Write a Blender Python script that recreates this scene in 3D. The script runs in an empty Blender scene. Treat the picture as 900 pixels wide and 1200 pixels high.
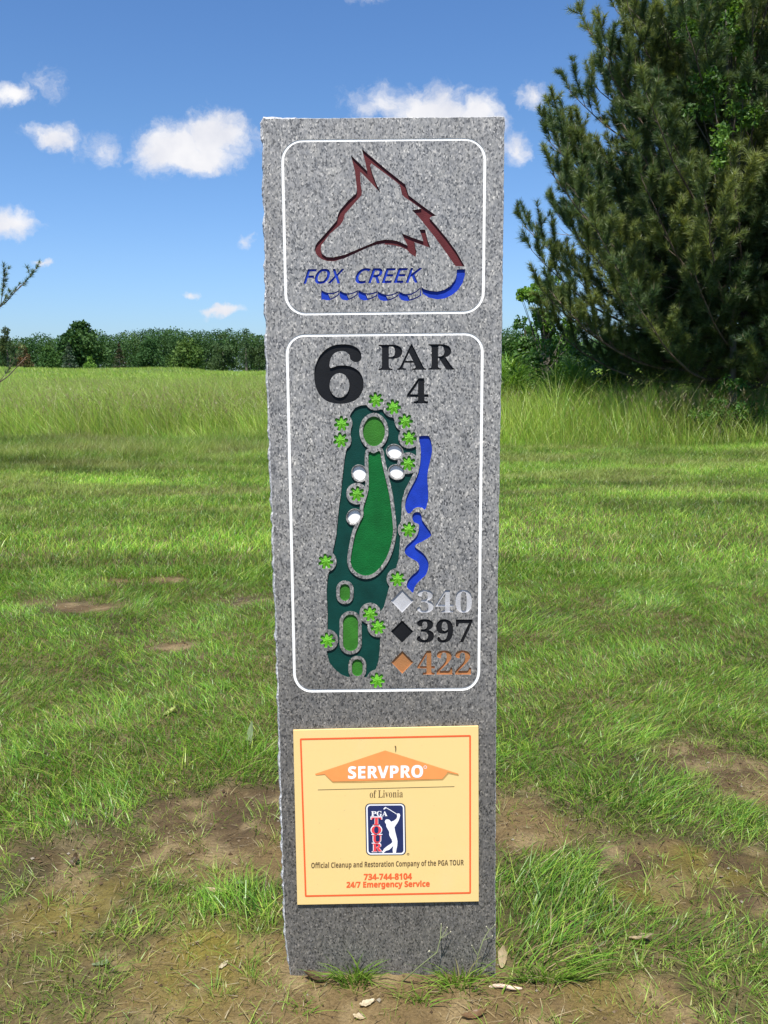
import bpy, bmesh, math, random
import numpy as np
from mathutils import Vector, Matrix
from mathutils.geometry import delaunay_2d_cdt

sc = bpy.context.scene
COL = sc.collection
R = math.radians
PI = math.pi

# ------------------------------------------------------------------ camera
CAM_H = 1.2
FPX = 1040.0                    # focal length in pixels of a 900 x 1200 frame
TILT, ROLL = R(9.0), R(0.45)
F_ = np.array([0, math.cos(TILT), -math.sin(TILT)])
R0 = np.array([1.0, 0, 0])
U0 = np.array([0, math.sin(TILT), math.cos(TILT)])
R_ = R0 * math.cos(ROLL) - U0 * math.sin(ROLL)
U_ = U0 * math.cos(ROLL) + R0 * math.sin(ROLL)
CAM = np.array([0, 0, CAM_H])
cd = bpy.data.cameras.new('camera')
cd.sensor_fit = 'VERTICAL'; cd.sensor_height = 36.0; cd.lens = FPX / 1200 * 36
cd.clip_start = 0.05; cd.clip_end = 5000
cam = bpy.data.objects.new('camera', cd); COL.objects.link(cam)
m4 = Matrix.Identity(4)
for i in range(3):
    m4[i][0] = R_[i]; m4[i][1] = U_[i]; m4[i][2] = -F_[i]; m4[i][3] = CAM[i]
cam.matrix_world = m4
sc.camera = cam

def ray(px, py):
    return F_ * FPX + R_ * (px - 450) - U_ * (py - 600)
def at(px, py, Y):                                   # the point seen at a pixel of the photo, on the plane y = Y
    d = ray(px, py); return CAM + d * (Y / d[1])
def gnd(px, py, z=0.0):
    d = ray(px, py); return CAM + d * ((z - CAM_H) / d[2])
FACE_Y = float(gnd(450, 1142)[1])
def face(p, Y=None):
    q = at(p[0], p[1], FACE_Y if Y is None else Y); return (float(q[0]), float(q[2]))

# ------------------------------------------------------------------ light
SUN_EL, SUN_AZ = R(63), R(7)                         # behind the camera, a little to the left
S = Vector((-math.sin(SUN_AZ) * math.cos(SUN_EL), -math.cos(SUN_AZ) * math.cos(SUN_EL), math.sin(SUN_EL)))
ld = bpy.data.lights.new('sun', 'SUN'); ld.energy = 4.8; ld.angle = R(0.53); ld.color = (1, .955, .88)
lo = bpy.data.objects.new('sun', ld); COL.objects.link(lo)
lo.rotation_euler = S.to_track_quat('Z', 'Y').to_euler(); lo.location = (0, -5, 12)

sc.view_settings.view_transform = 'Standard'
try: sc.view_settings.look = 'None'
except Exception: pass
sc.view_settings.exposure = 0.75
sc.view_settings.gamma = 1.0
sc.view_settings.use_curve_mapping = False

class NT:
    """small helper to write node trees"""
    def __init__(s, tree): s.t = tree; s.n = tree.nodes; s.l = tree.links
    def new(s, typ, **k):
        nd = s.n.new(typ)
        for a, b in k.items():
            setattr(nd, a, b)
        return nd
    def put(s, nd, i, v):
        if hasattr(v, 'is_output'): s.l.new(v, nd.inputs[i])
        else: nd.inputs[i].default_value = v
    def math(s, op, a, b=0.0, c=0.0, clamp=False):
        nd = s.new('ShaderNodeMath', operation=op, use_clamp=clamp)
        for i, v in enumerate((a, b, c)): s.put(nd, i, v)
        return nd.outputs[0]
    def vec(s, op, a, b=(0, 0, 0), out=0):
        nd = s.new('ShaderNodeVectorMath', operation=op)
        s.put(nd, 0, a); s.put(nd, 1, b)
        return nd.outputs[out]
    def mix(s, f, a, b, blend='MIX'):
        nd = s.new('ShaderNodeMix', data_type='RGBA', blend_type=blend)
        s.put(nd, 0, f); s.put(nd, 6, a); s.put(nd, 7, b)
        return nd.outputs[2]
    def noise(s, vec, scale, detail=3, rough=.5, out=0):
        nd = s.new('ShaderNodeTexNoise')
        if vec is not None: s.put(nd, 'Vector', vec)
        nd.inputs['Scale'].default_value = scale; nd.inputs['Detail'].default_value = detail
        nd.inputs['Roughness'].default_value = rough
        return nd.outputs[out]
    def ramp(s, f, stops, interp='LINEAR'):
        nd = s.new('ShaderNodeValToRGB'); cr = nd.color_ramp; cr.interpolation = interp
        while len(cr.elements) < len(stops): cr.elements.new(.5)
        for e, (p, c) in zip(cr.elements, stops):
            e.position = p; e.color = (*c, 1) if len(c) == 3 else c
        s.put(nd, 0, f); return nd.outputs[0]
    def mapr(s, v, a, b, c=0., d=1., smooth=False):
        nd = s.new('ShaderNodeMapRange'); nd.clamp = True
        if smooth: nd.interpolation_type = 'SMOOTHSTEP'
        for i, x in enumerate((v, a, b, c, d)): s.put(nd, i, x)
        return nd.outputs[0]

wd = bpy.data.worlds.new('World'); sc.world = wd; wd.use_nodes = True
w = NT(wd.node_tree); w.n.clear()
sky = w.new('ShaderNodeTexSky', sky_type='NISHITA')
sky.sun_disc = False; sky.sun_elevation = SUN_EL; sky.sun_rotation = PI + SUN_AZ
sky.air_density = 1.25; sky.dust_density = 0.5; sky.ozone_density = 2.2; sky.altitude = 200
tc = w.new('ShaderNodeTexCoord')
sep = w.new('ShaderNodeSeparateXYZ'); w.l.new(tc.outputs['Generated'], sep.inputs[0])
yy = w.math('MAXIMUM', sep.outputs[1], .02)
uv = w.new('ShaderNodeCombineXYZ')
w.put(uv, 0, w.math('DIVIDE', sep.outputs[0], yy)); w.put(uv, 1, w.math('DIVIDE', sep.outputs[2], yy))
uvo = uv.outputs[0]
n1 = w.noise(uvo, 16, 5, .6, out=1); n2 = w.noise(uvo, 55, 4, .6, out=1)
dist = w.vec('ADD', w.vec('MULTIPLY', w.vec('SUBTRACT', n1, (.5, .5, .5)), (.06, .04, 0)),
             w.vec('MULTIPLY', w.vec('SUBTRACT', n2, (.5, .5, .5)), (.018, .016, 0)))
uvd = w.vec('ADD', uvo, dist)
# small fair-weather cumulus: centre, half sizes (as seen in the photo), density
CLOUDS = [(250, 160, 52, 34, 1.0), (205, 172, 50, 34, 1.0), (232, 186, 56, 22, .9), (118, 172, 30, 20, .42), (63, 158, 32, 17, .62),
          (14, 112, 36, 15, .7), (48, 100, 20, 18, .34), (8, 263, 42, 22, .8), (258, 364, 27, 8, .7),
          (228, 340, 13, 6, .55), (50, 311, 12, 4, .4), (288, 278, 10, 8, .35), (505, 135, 62, 38, 1.0),
          (560, 140, 38, 36, .85), (455, 125, 52, 26, .42), (598, 170, 17, 22, .55), (628, 109, 20, 14, .5), (668, 163, 20, 18, .6),
          (420, 300, 50, 18, .7), (445, -5, 30, 7, .3)]
acc = None; accv = None
for (px, py, rx, ry, s_) in CLOUDS:
    d = ray(px, py); u0, v0 = d[0] / d[1], d[2] / d[1]
    q = w.vec('MULTIPLY', w.vec('SUBTRACT', uvd, (u0, v0, 0)), (FPX * .98 / rx, FPX * .98 / ry, 0))
    ln = w.vec('LENGTH', q, out=1)
    val = w.math('MULTIPLY_ADD', ln, -s_, s_)
    acc = val if acc is None else w.math('MAXIMUM', acc, val)
fb = w.noise(uvd, 34, 8, .66)
fld = w.math('ADD', acc, w.math('MULTIPLY', w.math('SUBTRACT', fb, .5), 1.05))
dens = w.math('POWER', w.mapr(fld, -.03, .62, 0, .985, True), .9)
dens = w.math('MULTIPLY', dens, w.mapr(sep.outputs[1], .05, .15))
# cloud tone: thick parts white, undersides faintly grey-blue (noise-lit billows)
tone = w.mapr(w.noise(uvo, 22, 4, .5), .3, .75)
ccol = w.mix(tone, (5.2, 5.3, 5.8, 1), (6.9, 6.8, 6.8, 1))
hsv = w.new('ShaderNodeHueSaturation'); hsv.inputs['Saturation'].default_value = 1.0; hsv.inputs['Hue'].default_value = .5
w.l.new(sky.outputs[0], hsv.inputs['Color'])
el = w.mapr(sep.outputs[2], 0, .6)
grade = w.ramp(el, [(0, (.47, .68, 1.10)), (.2, (.50, .68, 1.02)), (.42, (.47, .66, .92)), (.75, (.43, .635, .92)), (1, (.43, .635, .92))])
skyc = w.mix(dens, w.mix(1.0, hsv.outputs[0], grade, 'MULTIPLY'), ccol)
bg = w.new('ShaderNodeBackground'); bg.inputs['Strength'].default_value = 0.09
w.l.new(skyc, bg.inputs['Color'])
wo = w.new('ShaderNodeOutputWorld'); w.l.new(bg.outputs[0], wo.inputs['Surface'])

# ------------------------------------------------------------------ helpers
def thing(name, label, cat, loc=(0, 0, 0), group=None, kind=None):
    o = bpy.data.objects.new(name, None); COL.objects.link(o); o.location = loc
    o.empty_display_size = .1
    tag(o, label, cat, group, kind); return o
def tag(o, label, cat=None, group=None, kind=None):
    if label: o['label'] = label
    if cat: o['category'] = cat
    if group: o['group'] = group
    if kind: o['kind'] = kind
    return o

def mesh_np(name, V, tris=None, quads=None, mat=None, parent=None, loc=(0, 0, 0), col=None, smooth=False, extra=None):
    """one mesh object from numpy arrays; V is in world coordinates, loc the origin"""
    V = np.asarray(V, dtype=np.float64).reshape(-1, 3) - np.asarray(loc)
    me = bpy.data.meshes.new(name)
    nt = 0 if tris is None else len(tris); nq = 0 if quads is None else len(quads)
    me.vertices.add(len(V)); me.vertices.foreach_set('co', V.astype(np.float32).ravel())
    idx = []
    st = []
    if nt: idx.append(np.asarray(tris, dtype=np.int32).ravel()); st.append(np.arange(nt) * 3)
    if nq: idx.append(np.asarray(quads, dtype=np.int32).ravel()); st.append(nt * 3 + np.arange(nq) * 4)
    idx = np.concatenate(idx); st = np.concatenate(st).astype(np.int32)
    me.loops.add(len(idx)); me.loops.foreach_set('vertex_index', idx)
    me.polygons.add(len(st)); me.polygons.foreach_set('loop_start', st)
    me.polygons.foreach_set('use_smooth', np.full(len(st), bool(smooth)))
    me.update(calc_edges=True)
    if col is not None:
        a = me.color_attributes.new('Col', 'FLOAT_COLOR', 'POINT')
        c = np.ones((len(V), 4), dtype=np.float32); c[:, :3] = col
        a.data.foreach_set('color', c.ravel())
    if extra:
        for k, v in extra.items():
            a = me.attributes.new(k, 'FLOAT', 'POINT'); a.data.foreach_set('value', np.asarray(v, dtype=np.float32))
    o = bpy.data.objects.new(name, me); COL.objects.link(o)
    if mat: me.materials.append(mat)
    if parent is not None:
        o.parent = parent
        o.location = np.asarray(loc) - np.asarray(parent_world(parent))
    else: o.location = loc
    return o
def parent_world(p):
    v = np.zeros(3)
    while p is not None:
        v = v + np.array(p.location); p = p.parent
    return v

class Acc:
    """accumulates triangles / quads"""
    def __init__(s): s.V = []; s.T = []; s.Q = []; s.C = []; s.n = 0
    def add(s, V, T=None, Q=None, C=None):
        V = np.asarray(V, dtype=float).reshape(-1, 3)
        s.V.append(V)
        if T is not None and len(T): s.T.append(np.asarray(T, dtype=np.int64) + s.n)
        if Q is not None and len(Q): s.Q.append(np.asarray(Q, dtype=np.int64) + s.n)
        if C is not None: s.C.append(np.broadcast_to(np.asarray(C, dtype=float), (len(V), 3)))
        s.n += len(V)
    def build(s, name, mat, parent=None, loc=(0, 0, 0), smooth=False):
        V = np.concatenate(s.V)
        T = np.concatenate(s.T) if s.T else None; Q = np.concatenate(s.Q) if s.Q else None
        C = np.concatenate(s.C) if s.C else None
        return mesh_np(name, V, T, Q, mat, parent, loc, C, smooth)
    def tube(s, P, rad, sides=6, C=None, cap=True):
        P = np.asarray(P, dtype=float); n = len(P); rad = np.broadcast_to(np.asarray(rad, dtype=float), (n,))
        t = np.gradient(P, axis=0); t /= np.linalg.norm(t, axis=1)[:, None] + 1e-9
        ref = np.array([0, 0, 1.0]) if abs(t[:, 2]).mean() < .8 else np.array([1.0, 0, 0])
        a = np.cross(t, ref); a /= np.linalg.norm(a, axis=1)[:, None] + 1e-9
        b = np.cross(t, a)
        th = np.arange(sides) * 2 * PI / sides
        V = P[:, None, :] + rad[:, None, None] * (np.cos(th)[None, :, None] * a[:, None, :] + np.sin(th)[None, :, None] * b[:, None, :])
        V = V.reshape(-1, 3)
        i = np.arange(n - 1)[:, None] * sides; j = np.arange(sides)[None, :]; k = (j + 1) % sides
        Q = np.stack([i + j, i + k, i + sides + k, i + sides + j], -1).reshape(-1, 4)
        T = None
        if cap:
            V = np.concatenate([V, P[-1:] + t[-1:] * rad[-1]])
            e = (n - 1) * sides; T = np.array([[e + x, e + (x + 1) % sides, n * sides] for x in range(sides)])
        s.add(V, T, Q, C)

# value noise
def _h(ix, iy, seed):
    h = (ix.astype(np.int64) * 374761393 + iy.astype(np.int64) * 668265263 + seed * 1442695041) & 0x7fffffff
    h = ((h ^ (h >> 13)) * 1274126177) & 0x7fffffff
    h = h ^ (h >> 16)
    return (h & 0xffff) / 65535.0
def vnoise(x, y, seed=0):
    x = np.asarray(x, dtype=float); y = np.asarray(y, dtype=float)
    ix = np.floor(x); iy = np.floor(y); fx = x - ix; fy = y - iy
    fx = fx * fx * (3 - 2 * fx); fy = fy * fy * (3 - 2 * fy)
    a = _h(ix, iy, seed); b = _h(ix + 1, iy, seed); c = _h(ix, iy + 1, seed); d = _h(ix + 1, iy + 1, seed)
    return (a * (1 - fx) + b * fx) * (1 - fy) + (c * (1 - fx) + d * fx) * fy
def fbm(x, y, seed=0, octv=4):
    s = 0; a = 1; t = 0
    for k in range(octv):
        s = s + a * vnoise(x * 2 ** k + 17.3 * k, y * 2 ** k - 9.1 * k, seed + k); t += a; a *= .5
    return s / t
def sstep(a, b, x):
    t = np.clip((x - a) / (b - a), 0, 1); return t * t * (3 - 2 * t)

# ------------------------------------------------------------------ materials
def mat_new(name):
    m = bpy.data.materials.new(name); m.use_nodes = True; n = NT(m.node_tree); n.n.clear()
    out = n.new('ShaderNodeOutputMaterial'); return m, n, out
def principled(n, out, col, rough=.6, spec=.5, metal=0., bump=None):
    p = n.new('ShaderNodeBsdfPrincipled')
    n.put(p, 'Base Color', col if hasattr(col, 'is_output') or len(col) == 4 else (*col, 1))
    n.put(p, 'Roughness', rough); n.put(p, 'Metallic', metal); n.put(p, 'Specular IOR Level', spec)
    if bump is not None: n.l.new(bump, p.inputs['Normal'])
    n.l.new(p.outputs[0], out.inputs['Surface']); return p
def bump(n, h, strength, dist):
    b = n.new('ShaderNodeBump'); b.inputs['Strength'].default_value = strength; b.inputs['Distance'].default_value = dist
    n.l.new(h, b.inputs['Height']); return b.outputs[0]

def paint(name, col, rough=.45, spec=.4, metal=0., grain=.0006, vary=.18, scale=420):
    m, n, out = mat_new(name)
    t = n.new('ShaderNodeTexCoord').outputs['Object']
    nz = n.noise(t, scale, 3, .6)
    v = n.noise(t, 35, 4, .6)
    c = n.mix(n.mapr(v, .3, .7), tuple(x * (1 - vary) for x in col) + (1,), tuple(min(1, x * (1 + vary)) for x in col) + (1,))
    principled(n, out, c, rough, spec, metal, bump(n, nz, .7, grain)); return m

def granite():
    m, n, out = mat_new('grey granite')
    t = n.new('ShaderNodeTexCoord').outputs['Object']
    st = n.vec('MULTIPLY', t, (1, 1, .62))
    wv = n.vec('ADD', st, n.vec('MULTIPLY', n.noise(st, 300, 2, .5, out=1), (.003, .003, .003)))
    vo = n.new('ShaderNodeTexVoronoi'); vo.inputs['Scale'].default_value = 450; n.l.new(wv, vo.inputs['Vector'])
    sepc = n.new('ShaderNodeSeparateColor'); n.l.new(vo.outputs['Color'], sepc.inputs[0])
    r = sepc.outputs[0]
    base = n.ramp(r, [(0, (.035, .037, .041)), (.12, (.075, .078, .084)), (.23, (.17, .174, .178)), (.5, (.235, .238, .238)), (.8, (.30, .30, .30)), (.95, (.40, .395, .385)), (1, (.58, .57, .55))])
    cl = n.mapr(n.noise(st, 60, 3, .6), .35, .66)
    base = n.mix(cl, n.mix(1.0, base, (.8, .81, .84, 1), 'MULTIPLY'), n.mix(1.0, base, (1.12, 1.11, 1.08, 1), 'MULTIPLY'))
    big = n.mapr(n.noise(t, 5, 4, .6), .3, .7)
    base = n.mix(n.math('MULTIPLY', big, .16), base, (.2, .18, .15, 1))
    run = n.mapr(n.noise(n.vec('MULTIPLY', t, (26, 26, 1.1)), 1.0, 4, .6), .46, .66)   # rain runs down the face
    base = n.mix(n.math('MULTIPLY', run, .22), base, n.mix(1.0, base, (.62, .61, .6, 1), 'MULTIPLY'))
    # base colour darker and warmer towards the foot, with an uneven edge
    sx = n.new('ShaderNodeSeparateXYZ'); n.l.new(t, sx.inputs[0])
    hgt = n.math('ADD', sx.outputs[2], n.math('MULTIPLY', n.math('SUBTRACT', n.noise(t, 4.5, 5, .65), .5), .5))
    foot_tone = n.mapr(hgt, .36, 1.05, 1, 0, True)
    base = n.mix(n.math('MULTIPLY', foot_tone, .95), base, n.mix(1.0, base, (.44, .42, .40, 1), 'MULTIPLY'))
    base = n.mix(1.0, base, (1.0, .975, .93, 1), 'MULTIPLY')
    rough = n.mapr(sepc.outputs[1], 0, 1, .42, .6)
    principled(n, out, base, rough, .9, 0, bump(n, n.noise(t, 700, 3, .6), .25, .0006)); return m
def granite_rough():
    m, n, out = mat_new('split granite edge')
    t = n.new('ShaderNodeTexCoord').outputs['Object']
    vo = n.new('ShaderNodeTexVoronoi'); vo.inputs['Scale'].default_value = 260; n.l.new(t, vo.inputs['Vector'])
    sepc = n.new('ShaderNodeSeparateColor'); n.l.new(vo.outputs['Color'], sepc.inputs[0])
    base = n.ramp(sepc.outputs[0], [(0, (.12, .12, .13)), (.2, (.34, .34, .35)), (.7, (.55, .55, .54)), (1, (.78, .77, .75))])
    principled(n, out, base, .7, .4, 0, bump(n, n.noise(t, 120, 5, .7), .8, .004)); return m

def foliage(name, transl=.35, rough=.5, spec=.3):
    """leaf material: albedo from the blade colour attribute, some light passes through"""
    m, n, out = mat_new(name)
    a = n.new('ShaderNodeAttribute', attribute_name='Col')
    p = n.new('ShaderNodeBsdfPrincipled'); n.l.new(a.outputs['Color'], p.inputs['Base Color'])
    p.inputs['Roughness'].default_value = rough; p.inputs['Specular IOR Level'].default_value = spec
    tr = n.new('ShaderNodeBsdfTranslucent')
    c2 = n.mix(1.0, a.outputs['Color'], (1.25, 1.2, .6, 1), 'MULTIPLY'); n.l.new(c2, tr.inputs['Color'])
    mx = n.new('ShaderNodeMixShader'); mx.inputs[0].default_value = transl
    n.l.new(p.outputs[0], mx.inputs[1]); n.l.new(tr.outputs[0], mx.inputs[2]); n.l.new(mx.outputs[0], out.inputs['Surface'])
    return m
def bark(name, c1, c2, scale=14):
    m, n, out = mat_new(name)
    t = n.new('ShaderNodeTexCoord').outputs['Object']
    st = n.vec('MULTIPLY', t, (1, 1, .3))
    f = n.noise(st, scale, 5, .65)
    principled(n, out, n.mix(n.mapr(f, .35, .65), (*c1, 1), (*c2, 1)), .85, .2, 0, bump(n, f, .8, .03)); return m
def plain(name, col, rough=.6, spec=.4, metal=0., vary=.12, scale=30):
    m, n, out = mat_new(name)
    t = n.new('ShaderNodeTexCoord').outputs['Object']
    v = n.noise(t, scale, 4, .6)
    c = n.mix(n.mapr(v, .3, .7), tuple(x * (1 - vary) for x in col) + (1,), tuple(min(1, x * (1 + vary)) for x in col) + (1,))
    principled(n, out, c, rough, spec, metal); return m

M = {}
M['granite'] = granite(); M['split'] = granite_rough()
M['black'] = paint('black paint', (.009, .0095, .011), .5, .2)
M['maroon'] = paint('maroon paint', (.095, .018, .020), .55, .2)
M['blue'] = paint('blue paint', (.011, .040, .35), .5, .2)
M['rough_green'] = paint('dark teal green paint', (.003, .040, .032), .5, .2)
M['fair_green'] = paint('fairway green paint', (.004, .105, .022), .5, .2, grain=.0012)
M['tee_green'] = paint('grass green paint', (.033, .15, .018), .5, .2, grain=.0012)
M['lime'] = paint('lime green paint', (.12, .37, .025), .5, .25)
M['white'] = paint('white paint', (.77, .77, .75), .75, .15, vary=.05)
M['silver'] = paint('silver paint', (.46, .46, .47), .45, .5, .15)
M['bronze'] = paint('bronze paint', (.40, .18, .07), .42, .5, .25)
M['grass'] = foliage('grass blades', .38, .4, .45)
M['needle'] = foliage('pine needles', .33, .4, .4)
M['leaf'] = foliage('broad leaves', .38, .45, .35)
M['farleaf'] = foliage('distant leaves', .3, .6, .15)
M['pinebark'] = bark('pine bark', (.07, .05, .038), (.2, .155, .12))
M['bark'] = bark('grey bark', (.08, .07, .055), (.17, .15, .125))

# ================================================================== 2-D shapes on the stone face
def cr_closed(P, k=5):
    """smooth closed curve through the points"""
    P = np.asarray(P, dtype=float); n = len(P); out = []
    for i in range(n):
        p0, p1, p2, p3 = P[i - 1], P[i], P[(i + 1) % n], P[(i + 2) % n]
        for j in range(k):
            t = j / k
            out.append(.5 * (2 * p1 + (p2 - p0) * t + (2 * p0 - 5 * p1 + 4 * p2 - p3) * t * t + (3 * p1 - p0 - 3 * p2 + p3) * t ** 3))
    return np.array(out)
def conv(P, s, ox, oy): return [(ox + x / s, oy + y / s) for x, y in P]
def ell(cx, cy, rx, ry, rot=0., n=28):
    a = np.arange(n) * 2 * PI / n; c, s_ = math.cos(R(rot)), math.sin(R(rot))
    x = rx * np.cos(a); y = ry * np.sin(a)
    return np.stack([cx + x * c - y * s_, cy + x * s_ + y * c], 1)
def pill(cx, cy, hw, hh, n=10, rot=0.):
    P = []
    for i in range(n + 1):
        a = PI + PI * i / n; P.append((cx + hw * math.cos(a), cy - (hh - hw) + hw * math.sin(a)))
    for i in range(n + 1):
        a = PI * i / n; P.append((cx + hw * math.cos(a), cy + (hh - hw) + hw * math.sin(a)))
    return np.array(P)
def area2(P):
    P = np.asarray(P); x, y = P[:, 0], P[:, 1]
    return .5 * np.sum(x * np.roll(y, -1) - np.roll(x, -1) * y)
def inset(P, d):
    """move a closed loop inwards by d"""
    P = np.asarray(P, dtype=float)
    s = 1 if area2(P) > 0 else -1
    e = np.roll(P, -1, 0) - P; ln = np.linalg.norm(e, axis=1)[:, None] + 1e-12
    nrm = np.stack([-e[:, 1], e[:, 0]], 1) / ln * s
    v = nrm + np.roll(nrm, 1, 0); v /= (np.sum(v * v, 1)[:, None] / 2 + .35)
    return P + v * d
def cdt(loops):
    """fill closed loops (even-odd) -> verts2, faces"""
    V = []; E = []
    for L in loops:
        b = len(V); V += [Vector((float(p[0]), float(p[1]))) for p in L]
        E += [(b + i, b + (i + 1) % len(L)) for i in range(len(L))]
    r = delaunay_2d_cdt(V, E, [], 0, 1e-9)
    P = np.array([(v.x, v.y) for v in r[0]]); Fc = np.array([tuple(f) for f in r[2]])
    c = P[Fc].mean(1); ins = np.zeros(len(c), dtype=bool)
    for L in loops:
        L = np.asarray(L, dtype=float); mn, mx = L.min(0), L.max(0)
        k = np.nonzero((c[:, 0] > mn[0]) & (c[:, 0] < mx[0]) & (c[:, 1] > mn[1]) & (c[:, 1] < mx[1]))[0]
        if not len(k): continue
        x, y = c[k, 0][:, None], c[k, 1][:, None]
        A, B = L[None], np.roll(L, -1, 0)[None]
        st = (A[..., 1] > y) != (B[..., 1] > y)
        den = np.where(st, B[..., 1] - A[..., 1], 1.0)
        hit = st & (x < A[..., 0] + (y - A[..., 1]) * (B[..., 0] - A[..., 0]) / den)
        ins[k] ^= (hit.sum(1) % 2).astype(bool)
    return P, Fc[ins]

def grow(P, d):
    """offset a text loop outwards from the ink (its interior lies on one known side)"""
    if d == 0: return P
    e = np.roll(P, -1, 0) - P; ln = np.linalg.norm(e, axis=1)[:, None] + 1e-12
    nrm = np.stack([-e[:, 1], e[:, 0]], 1) / ln
    v = nrm + np.roll(nrm, 1, 0); v /= (np.sum(v * v, 1)[:, None] / 2 + .5)
    return P + v * d
SERIF, SANSB, SANS = 'serif', 'sansb', 'sans'
def mathify(s, style):
    o = ''
    for c in s:
        k = ord(c)
        if style == SERIF: o += chr(0x1D400 + k - 65) if c.isupper() else chr(0x1D41A + k - 97) if c.islower() else chr(0x1D7CE + k - 48) if c.isdigit() else c
        elif style == SANSB: o += chr(0x1D5D4 + k - 65) if c.isupper() else chr(0x1D5EE + k - 97) if c.islower() else chr(0x1D7EC + k - 48) if c.isdigit() else c
        else: o += chr(0x1D5A0 + k - 65) if c.isupper() else chr(0x1D5BA + k - 97) if c.islower() else chr(0x1D7E2 + k - 48) if c.isdigit() else c
    return o
def text_loops(body, style, box, off=0., shear=0., slope=0., res=4, space=1.0):
    """outline loops of a text, fitted into a pixel box (x0, y0, x1, y1)"""
    cu = bpy.data.curves.new('lettering', 'FONT'); cu.body = mathify(body, style); cu.size = 1; cu.resolution_u = res
    cu.shear = shear; cu.space_character = space
    o = bpy.data.objects.new('lettering', cu); COL.objects.link(o)
    dg = bpy.context.evaluated_depsgraph_get(); dg.update()
    me = o.evaluated_get(dg).to_mesh()
    bm = bmesh.new(); bm.from_mesh(me)
    bmesh.ops.remove_doubles(bm, verts=bm.verts, dist=1e-5)
    nx = {}
    for e in bm.edges:
        if len(e.link_faces) == 1:
            l = e.link_loops[0]; nx.setdefault(l.vert.index, []).append(l.link_loop_next.vert.index)
    bm.verts.ensure_lookup_table()
    pos = [(v.co.x, v.co.y) for v in bm.verts]
    loops = []
    while nx:
        a = next(iter(nx)); L = [a]; c = a
        while True:
            if c not in nx: break
            b = nx[c].pop()
            if not nx[c]: del nx[c]
            if b == a: break
            L.append(b); c = b
        if len(L) > 2: loops.append(np.array([pos[i] for i in L]))
    bm.free(); bpy.data.objects.remove(o); bpy.data.curves.remove(cu)
    A = np.concatenate(loops); mn = A.min(0); mxx = A.max(0)
    x0, y0, x1, y1 = box; out = []
    for L in loops:
        u = (L - mn) / (mxx - mn)
        x = x0 + u[:, 0] * (x1 - x0); y = y1 - u[:, 1] * (y1 - y0) + slope * (x - (x0 + x1) / 2)
        out.append(grow(np.stack([x, y], 1), off))
    return out

def sd_poly(P, X, Y):
    P = np.asarray(P, dtype=float); n = len(P); d = np.full(X.shape, 1e9); s = np.ones(X.shape)
    for i in range(n):
        a = P[i]; b = P[i - 1]; ex, ey = b - a; wx = X - a[0]; wy = Y - a[1]
        t = np.clip((wx * ex + wy * ey) / (ex * ex + ey * ey + 1e-12), 0, 1)
        bx = wx - ex * t; by = wy - ey * t; d = np.minimum(d, bx * bx + by * by)
        c1 = Y >= a[1]; c2 = Y < b[1]; c3 = ex * wy > ey * wx
        s = np.where((c1 & c2 & c3) | (~c1 & ~c2 & ~c3), -s, s)
    return s * np.sqrt(d)
def contours(Fv, xs, ys):
    """closed level-zero contours of a sampled field (inside < 0)"""
    ins = Fv < 0; seg = {}
    cell = ins[:-1, :-1].astype(int) + 2 * ins[:-1, 1:] + 4 * ins[1:, 1:] + 8 * ins[1:, :-1]
    TBL = {1: [(3, 0)], 2: [(0, 1)], 3: [(3, 1)], 4: [(1, 2)], 5: [(3, 0), (1, 2)], 6: [(0, 2)], 7: [(3, 2)], 8: [(2, 3)], 9: [(2, 0)], 10: [(0, 1), (2, 3)],
           11: [(2, 1)], 12: [(1, 3)], 13: [(1, 0)], 14: [(0, 3)]}
    def key(i, j, e):
        return ((i, j, 0), (i, j + 1, 1), (i + 1, j, 0), (i, j, 1))[e]
    for i, j in zip(*np.nonzero((cell > 0) & (cell < 15))):
        for a, b in TBL[int(cell[i, j])]: seg[key(i, j, a)] = key(i, j, b)
    def pt(k):
        i, j, v = k
        if v == 0: a, b = Fv[i, j], Fv[i, j + 1]; t = a / (a - b); return (xs[j] + t * (xs[j + 1] - xs[j]), ys[i])
        a, b = Fv[i, j], Fv[i + 1, j]; t = a / (a - b); return (xs[j], ys[i] + t * (ys[i + 1] - ys[i]))
    loops = []
    while seg:
        a = next(iter(seg)); L = []; c = a
        while c in seg:
            L.append(pt(c)); c = seg.pop(c)
        if len(L) > 8: loops.append(np.array(L))
    return loops

# ================================================================== the stone marker
HOLES = []                                            # loops cut into the granite face (x, z on the face)
mk_org = (float(face((458, 1141))[0]), FACE_Y, 0.0)
marker = thing('stone_marker', 'tall grey granite tee marker stone engraved with a fox emblem and a golf hole map', 'tee marker', mk_org)
def fl(P): return np.array([face(p) for p in P])

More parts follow.
